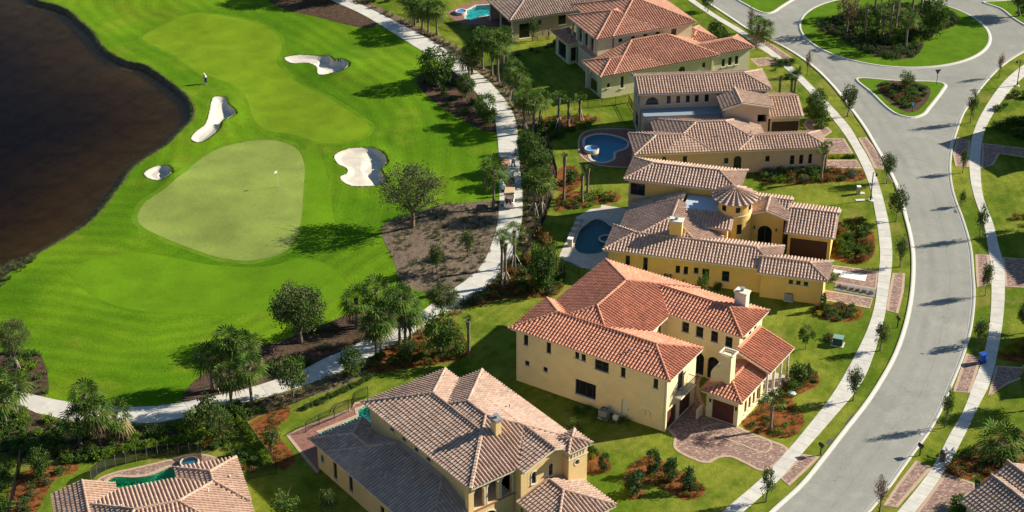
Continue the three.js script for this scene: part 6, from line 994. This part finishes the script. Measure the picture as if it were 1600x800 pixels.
// people: one continuous body from a smooth union of tapered bones
function figure(bones, res, box3, k = .03) {
  const mc = new MarchingCubes(res, mat(0xffffff), false, false, 200000), [cx, cy, cz, half] = box3; mc.isolation = 0; const f = mc.field, cap = bones.map(([a, b, ra, rb]) => ({ a: V3(...a), d: V3(...b).sub(V3(...a)), ra, rb }));
  const p = V3(), q = V3();
  for (let z = 0; z < res; z++) for (let y = 0; y < res; y++) for (let x = 0; x < res; x++) { p.set(cx + (x / res * 2 - 1) * half, cy + (y / res * 2 - 1) * half, cz + (z / res * 2 - 1) * half); let s = 0; for (const c of cap) { q.copy(p).sub(c.a); const t = clamp(q.dot(c.d) / c.d.lengthSq(), 0, 1); const d = q.addScaledVector(c.d, -t).length() - mix(c.ra, c.rb, t); s += Math.exp(-d / k); } f[x + y * res + z * res * res] = Math.min(60, k * Math.log(Math.max(s, 1e-30))); }
  mc.update(); const n = mc.count, pos = Array.from(mc.positionArray.slice(0, n * 3)); for (let i = 0; i < pos.length; i += 3) { pos[i] = cx + pos[i] * half; pos[i + 1] = cy + pos[i + 1] * half; pos[i + 2] = cz + pos[i + 2] * half; }
  return geoFrom(pos);
}
function person(px, py, turn, label, shirt, trousers, hat, pose, ground) {
  const [x, z] = P(px, py), g = thing('person', label, 'person', [x, ground ?? gy(x, z), z], turn), J = pose;
  const skin = mat([.42, .26, .18], { roughness: .7 }), B = [];
  for (const s of [-1, 1]) { const L = J.legs[s < 0 ? 0 : 1], A = J.arms[s < 0 ? 0 : 1]; B.push([J.hip.map((v, i) => v + (i === 2 ? s * .09 : 0)), L[0], .085, .06], [L[0], L[1], .06, .04], [L[1], [L[1][0] + .15, L[1][1] - .03, L[1][2]], .045, .035]); B.push([[J.sh[0], J.sh[1], J.sh[2] + s * .18], A[0], .05, .04], [A[0], A[1], .04, .03], [A[1], [A[1][0] + .06, A[1][1] - .04, A[1][2]], .035, .02]); for (let k = 0; k < 4; k++) B.push([[A[1][0] + .05, A[1][1] - .03, A[1][2] + (k - 1.5) * .02], [A[1][0] + .12, A[1][1] - .07 - k * .005, A[1][2] + (k - 1.5) * .02], .011, .009]); B.push([[A[1][0] + .02, A[1][1] - .01, A[1][2] - s * .035], [A[1][0] + .07, A[1][1] - .02, A[1][2] - s * .05], .012, .009]); }
  B.push([J.hip, J.sh, .13, .15], [[J.sh[0], J.sh[1] + .04, J.sh[2]], J.head, .06, .06], [J.head, [J.head[0] + .015, J.head[1] + .09, J.head[2]], .085, .095], [[J.head[0] + .08, J.head[1] + .03, J.head[2]], [J.head[0] + .11, J.head[1] + .01, J.head[2]], .02, .015]);
  mesh('body', figure(B, 64, [.1, .9, 0, 1.0], .018), skin, g);
  const T = [[J.hip, [J.sh[0], J.sh[1] - .02, J.sh[2]], .15, .165]]; for (const s of [-1, 1]) { const A = J.arms[s < 0 ? 0 : 1]; T.push([[J.sh[0], J.sh[1], J.sh[2] + s * .17], V3(J.sh[0], J.sh[1], J.sh[2] + s * .18).lerp(V3(...A[0]), .7).toArray(), .08, .07]); }
  mesh('shirt', figure(T, 48, [.1, 1.1, 0, .6], .02), mat(shirt), g);
  const R = []; for (const s of [-1, 1]) { const L = J.legs[s < 0 ? 0 : 1]; R.push([J.hip.map((v, i) => v + (i === 2 ? s * .08 : 0)), L[0], .115, .085]); if (trousers.long) R.push([L[0], V3(...L[0]).lerp(V3(...L[1]), .9).toArray(), .085, .065]); }
  mesh('trousers', figure(R, 48, [.05, .55, 0, .65], .02), mat(trousers.c), g);
  if (hat) { const h = J.head; mesh('cap', merge([new THREE.SphereGeometry(.112, 14, 8, 0, 6.3, 0, 1.6).translate(h[0] + .01, h[1] + .08, h[2]), new THREE.CylinderGeometry(.09, .09, .015, 14).scale(1.1, 1, .9).translate(h[0] + .11, h[1] + .09, h[2])]), mat(hat), g); }
  for (const s of [0, 1]) { const f = J.legs[s][1]; mesh('shoe', new THREE.SphereGeometry(.075, 12, 8).scale(1.7, .6, .75).translate(f[0] + .06, f[1] - .035, f[2]), mat([.6, .6, .58]), g); }
  return g;
}
const stand = { hip: [0, .95, 0], sh: [.02, 1.42, 0], head: [.04, 1.58, 0], legs: [[[.04, .5, -.1], [0, .09, -.12]], [[.04, .5, .1], [.0, .09, .12]]], arms: [[[-.02, 1.15, -.27], [.12, .95, -.25]], [[-.02, 1.15, .27], [.12, .95, .25]]] };
const stride = { hip: [0, .93, 0], sh: [.06, 1.40, 0], head: [.10, 1.56, 0], legs: [[[.16, .5, -.09], [.22, .09, -.1]], [[-.04, .5, .09], [-.30, .14, .1]]], arms: [[[-.10, 1.15, -.25], [-.06, .92, -.24]], [[.14, 1.14, .25], [.30, .98, .22]]] };
const lean = { hip: [-.05, .92, 0], sh: [.14, 1.34, 0], head: [.22, 1.48, 0], legs: [[[.06, .5, -.14], [-.02, .09, -.2]], [[.06, .5, .14], [-.02, .09, .2]]], arms: [[[.20, 1.08, -.2], [.36, .88, -.05]], [[.20, 1.08, .2], [.36, .88, .05]]] };
const gf = person(322, 130, -2.4, 'person in white shirt and dark trousers leaning forward on the rough', [.75, .76, .76], { c: [.03, .04, .06], long: true }, [.8, .8, .8], lean);
mesh('golf_club', tube([V3(.40, .86, 0), V3(.75, .06, .02), V3(.86, .03, .04)], [.012, .01, .02], 6), M.grey, gf);
person(802, 262, 2.2, 'person in white shirt walking on the cart path beside the carts', [.78, .77, .74], { c: [.20, .22, .26], long: true }, null, stride, .04);
person(786, 306, 1.3, 'person in pale cap and dark shorts standing beside the white golf cart', [.72, .74, .78], { c: [.03, .03, .04], long: false }, [.75, .75, .75], stand, .04);
// ---------- street furniture ----------
function lampPost(px, py, h, turn, label) { const [x, z] = P(px, py), g = thing('street_lamp', label, 'street lamp', [x, 0, z], turn); mesh('base', new THREE.CylinderGeometry(.3, .36, .1, 18).translate(0, .05, 0), M.concrete[1], g); mesh('pole', tube([V3(0, .1, 0), V3(0, .5, 0), V3(0, h, 0)], [.11, .065, .05], 10), M.darkmetal, g); mesh('arm', tube([V3(0, h - .12, 0), V3(.2, h + .02, 0), V3(.42, h - .06, 0)], [.03, .03, .03], 8), M.darkmetal, g); const l = mesh('lantern', new THREE.CylinderGeometry(.09, .2, .22, 12).translate(.42, h - .22, 0), M.darkmetal, g); mesh('lamp_glass', new THREE.CylinderGeometry(.13, .09, .2, 12).translate(.42, h - .42, 0), mat([.5, .5, .45], { roughness: .2 }), l); return g; }
lampPost(1360, 313, 3.7, -.2, 'black street lamp with a hanging lantern beside the sidewalk'); lampPost(1589, 134, 3.6, 2.6, 'black street lamp by the upper sidewalk across the street');
{ const [x, z] = P(1341, 303), g = thing('utility_pillar', 'white capped utility pillar on the lawn near the lamp', 'utility box', [x, 0, z]); mesh('pillar_body', box(.4, .95, .4, 0, .48, 0), mat([.50, .44, .28]), g); mesh('pillar_cap', box(.5, .1, .5, 0, 1.0, 0), M.white, g);
  [[1347, 302, 'square concrete ground cover plate beside the white pillar'], [1344, 313, 'long concrete ground cover plate at the lamp foot']].forEach(([a, b, l], i) => { const [X, Z] = P(a, b); tag(mesh('cover_plate', box(i ? 1.1 : .6, .06, .5, X, .03, Z), M.concrete[1]), l, 'plate'); }); }
{ const [x, z] = P(1309, 538), g = thing('transformer_box', 'green utility transformer box on the lawn', 'utility box', [x, 0, z], -.35); mesh('cabinet', box(1.0, .85, .8, 0, .45, 0), mat([.03, .075, .05], { roughness: .5 }), g); mesh('lid', box(1.06, .06, .86, 0, .9, 0), mat([.20, .34, .28], { roughness: .4 }), g); mesh('plinth', box(1.3, .06, 1.1, 0, .03, 0), M.concrete[0], g); scatter(['dark', 'bronze', 'olive'], smooth(PP([[1288, 524], [1302, 522], [1303, 534], [1294, 540]]), true), 5, .7, .5, lab('beside the green transformer box'), 'shrubs beside the transformer box', 120, .4); }
function bin(px, py, label, col, round) { const [x, z] = P(px, py), g = thing('wheeled_bin', label, 'bin', [x, .04, z], .4), m = mat(col, { roughness: .5 }); if (round) { mesh('bin_body', new THREE.LatheGeometry([[0, 0], [.26, 0], [.31, .85], [.31, .9]].map(p => new THREE.Vector2(...p)), 18), m, g); mesh('bin_lid', new THREE.SphereGeometry(.32, 18, 8, 0, 6.3, 0, 1.57).scale(1, .7, 1).translate(0, .9, 0), mat([.035, .03, .028], { roughness: .5 }), g); } else { const s = new THREE.CylinderGeometry(.44, .36, .95, 4, 1).rotateY(Math.PI / 4).translate(0, .55, 0); mesh('bin_body', s, m, g); mesh('bin_lid', box(.68, .08, .72, -.02, 1.06, 0), m, g); for (const k of [-.25, .25]) mesh('wheel', new THREE.CylinderGeometry(.1, .1, .06, 14).rotateX(Math.PI / 2).translate(-.27, .1, k), M.darkmetal, g); } return g; }
bin(1535, 567, 'blue wheeled bin on the sidewalk edge', [.012, .07, .36]); bin(1472, 720, 'brown round topped bin on the sidewalk', [.16, .115, .07], true);
function mailbox(px, py, turn, label) { const [x, z] = P(px, py), g = thing('mailbox', label, 'mailbox', [x, 0, z], turn), m = M.darkmetal; mesh('post', box(.09, 1.1, .09, 0, .55, 0), m, g); const s = new THREE.Shape(openShape(0, 0, .26, .3, 'arch').map(p => new THREE.Vector2(...p))); mesh('letter_box', new THREE.ExtrudeGeometry(s, { depth: .55, bevelEnabled: false }).translate(0, 1.05, -.27), m, g); mesh('cross_arm', box(.07, .07, .5, 0, .92, 0), m, g); }
mailbox(1282, 711, .6, 'black mailbox on a post at the apron of the red roofed house'); mailbox(1437, 712, .6, 'black mailbox on a post by the brown bin'); mailbox(1402, 512, .2, 'black mailbox on the verge near the road');
{ // yield sign seen from behind, and a small blue keep sign
  const [x, z] = P(1463, 134), g = thing('yield_sign', 'triangular traffic sign seen from behind on the splitter island', 'sign', [x, .1, z], .15); mesh('post', box(.06, 1.55, .06, 0, .78, 0), mat([.25, .20, .20]), g); const t = new THREE.Shape([[-.42, 2.25], [.42, 2.25], [0, 1.5]].map(p => new THREE.Vector2(...p))); mesh('sign_plate', new THREE.ExtrudeGeometry(t, { depth: .03, bevelEnabled: false }).translate(0, 0, -.06), mat([.10, .085, .13], { roughness: .5 }), g);
  const [x2, z2] = P(1425, 176), k = thing('direction_sign', 'small blue traffic sign with white arrow on the splitter island', 'sign', [x2, .1, z2], .1); mesh('post', box(.05, 1.0, .05, 0, .5, 0), M.darkmetal, k); mesh('sign_plate', box(.42, .6, .03, 0, 1.1, .04), mat([.02, .24, .42], { roughness: .5 }), k); const ar = new THREE.Shape([[-.1, .95], [-.03, .95], [.06, 1.12], [.06, 1.04], [.12, 1.04], [.12, 1.26], [-.1, 1.26], [-.1, 1.2], [.0, 1.2]].map(p => new THREE.Vector2(...p))); mesh('arrow', new THREE.ExtrudeGeometry(ar, { depth: .006, bevelEnabled: false }).translate(0, 0, .057), M.white, k);
}
function acUnit(px, py, turn, label) { const [x, z] = P(px, py), g = thing('air_conditioner', label, 'air conditioner', [x, 0, z], turn); mesh('plinth', box(1.0, .08, 1.0, 0, .04, 0), M.concrete[0], g); mesh('casing', merge([box(.85, .85, .06, 0, .5, .4), box(.85, .85, .06, 0, .5, -.4), box(.06, .85, .74, .4, .5, 0), box(.06, .85, .74, -.4, .5, 0), ...[0, 1, 2, 3, 4, 5].map(k => box(.88, .03, .88, 0, .15 + k * .13, 0))]), mat([.30, .32, .33], { roughness: .5, metalness: .2 }), g); mesh('fan_grille', new THREE.TorusGeometry(.32, .03, 6, 20).rotateX(Math.PI / 2).translate(0, .93, 0), M.darkmetal, g); }
acUnit(944, 652, -.57, 'grey air conditioner against the cream house wall'); acUnit(1232, 468, -.25, 'pale air conditioner against the orange house wall'); acUnit(1202, 262, .1, 'air conditioner at the tan house wall'); acUnit(1043, 441, -.25, 'dark air conditioner below the orange house windows');
{ const [x, z] = P(962, 656); tag(mesh('pool_pump_box', merge([box(.5, .45, .4, x, .25, z, -.57)]), M.white), 'small white equipment box beside the grey air conditioner', 'box'); }
[[1212, 618, 'white garden light globe in the porch bed', .28], [1237, 616, 'flat white stone in the porch bed', .45]].forEach(([px, py, l, r]) => { const [x, z] = P(px, py); tag(mesh('garden_stone', new THREE.SphereGeometry(r, 16, 10).scale(1, .45, .8).translate(x, .1, z), M.white), l, 'stone'); });
{ const [x, z] = P(1441, 678); tag(mesh('drain_cover', box(.5, .04, .4, x, .025, z, .5), M.concrete[2]), 'concrete drain cover on the verge', 'cover'); }
// storm drains and patches on the road
[[1332, 655, 2.6, .4, .95], [1296, 690, .8, .35, .9], [1252, 757, .9, .5, .7], [1418, 345, 1.6, .35, 1.35], [1421, 380, 1.5, .3, 1.6], [1487, 240, .9, .3, 1.45], [1494, 330, .9, .4, 1.2]].forEach(([px, py, L, W, t], i) => { const [x, z] = P(px, py); struct('asphalt_patch', sheetGeo(smooth([[-.5, -.5], [.5, -.42], [.47, .5], [-.45, .44]].map(([a, b]) => [x + a * L * Math.cos(t) - b * W * Math.sin(t), z - a * L * Math.sin(t) - b * W * Math.cos(t)]), true, .2), .010 + i * .0004), dull(new THREE.Color().setRGB(.10, .098, .092)), 'dark asphalt repair patch by the kerb', 'patch'); });
cover('wall_planting', [PP([[808, 600], [905, 632], [985, 660], [980, 672], [900, 648], [806, 612]])], 5, smallBush('dark'), .5, 'low dark planting along the foot of the cream house wall', 130);
renderer.render(scene, camera);
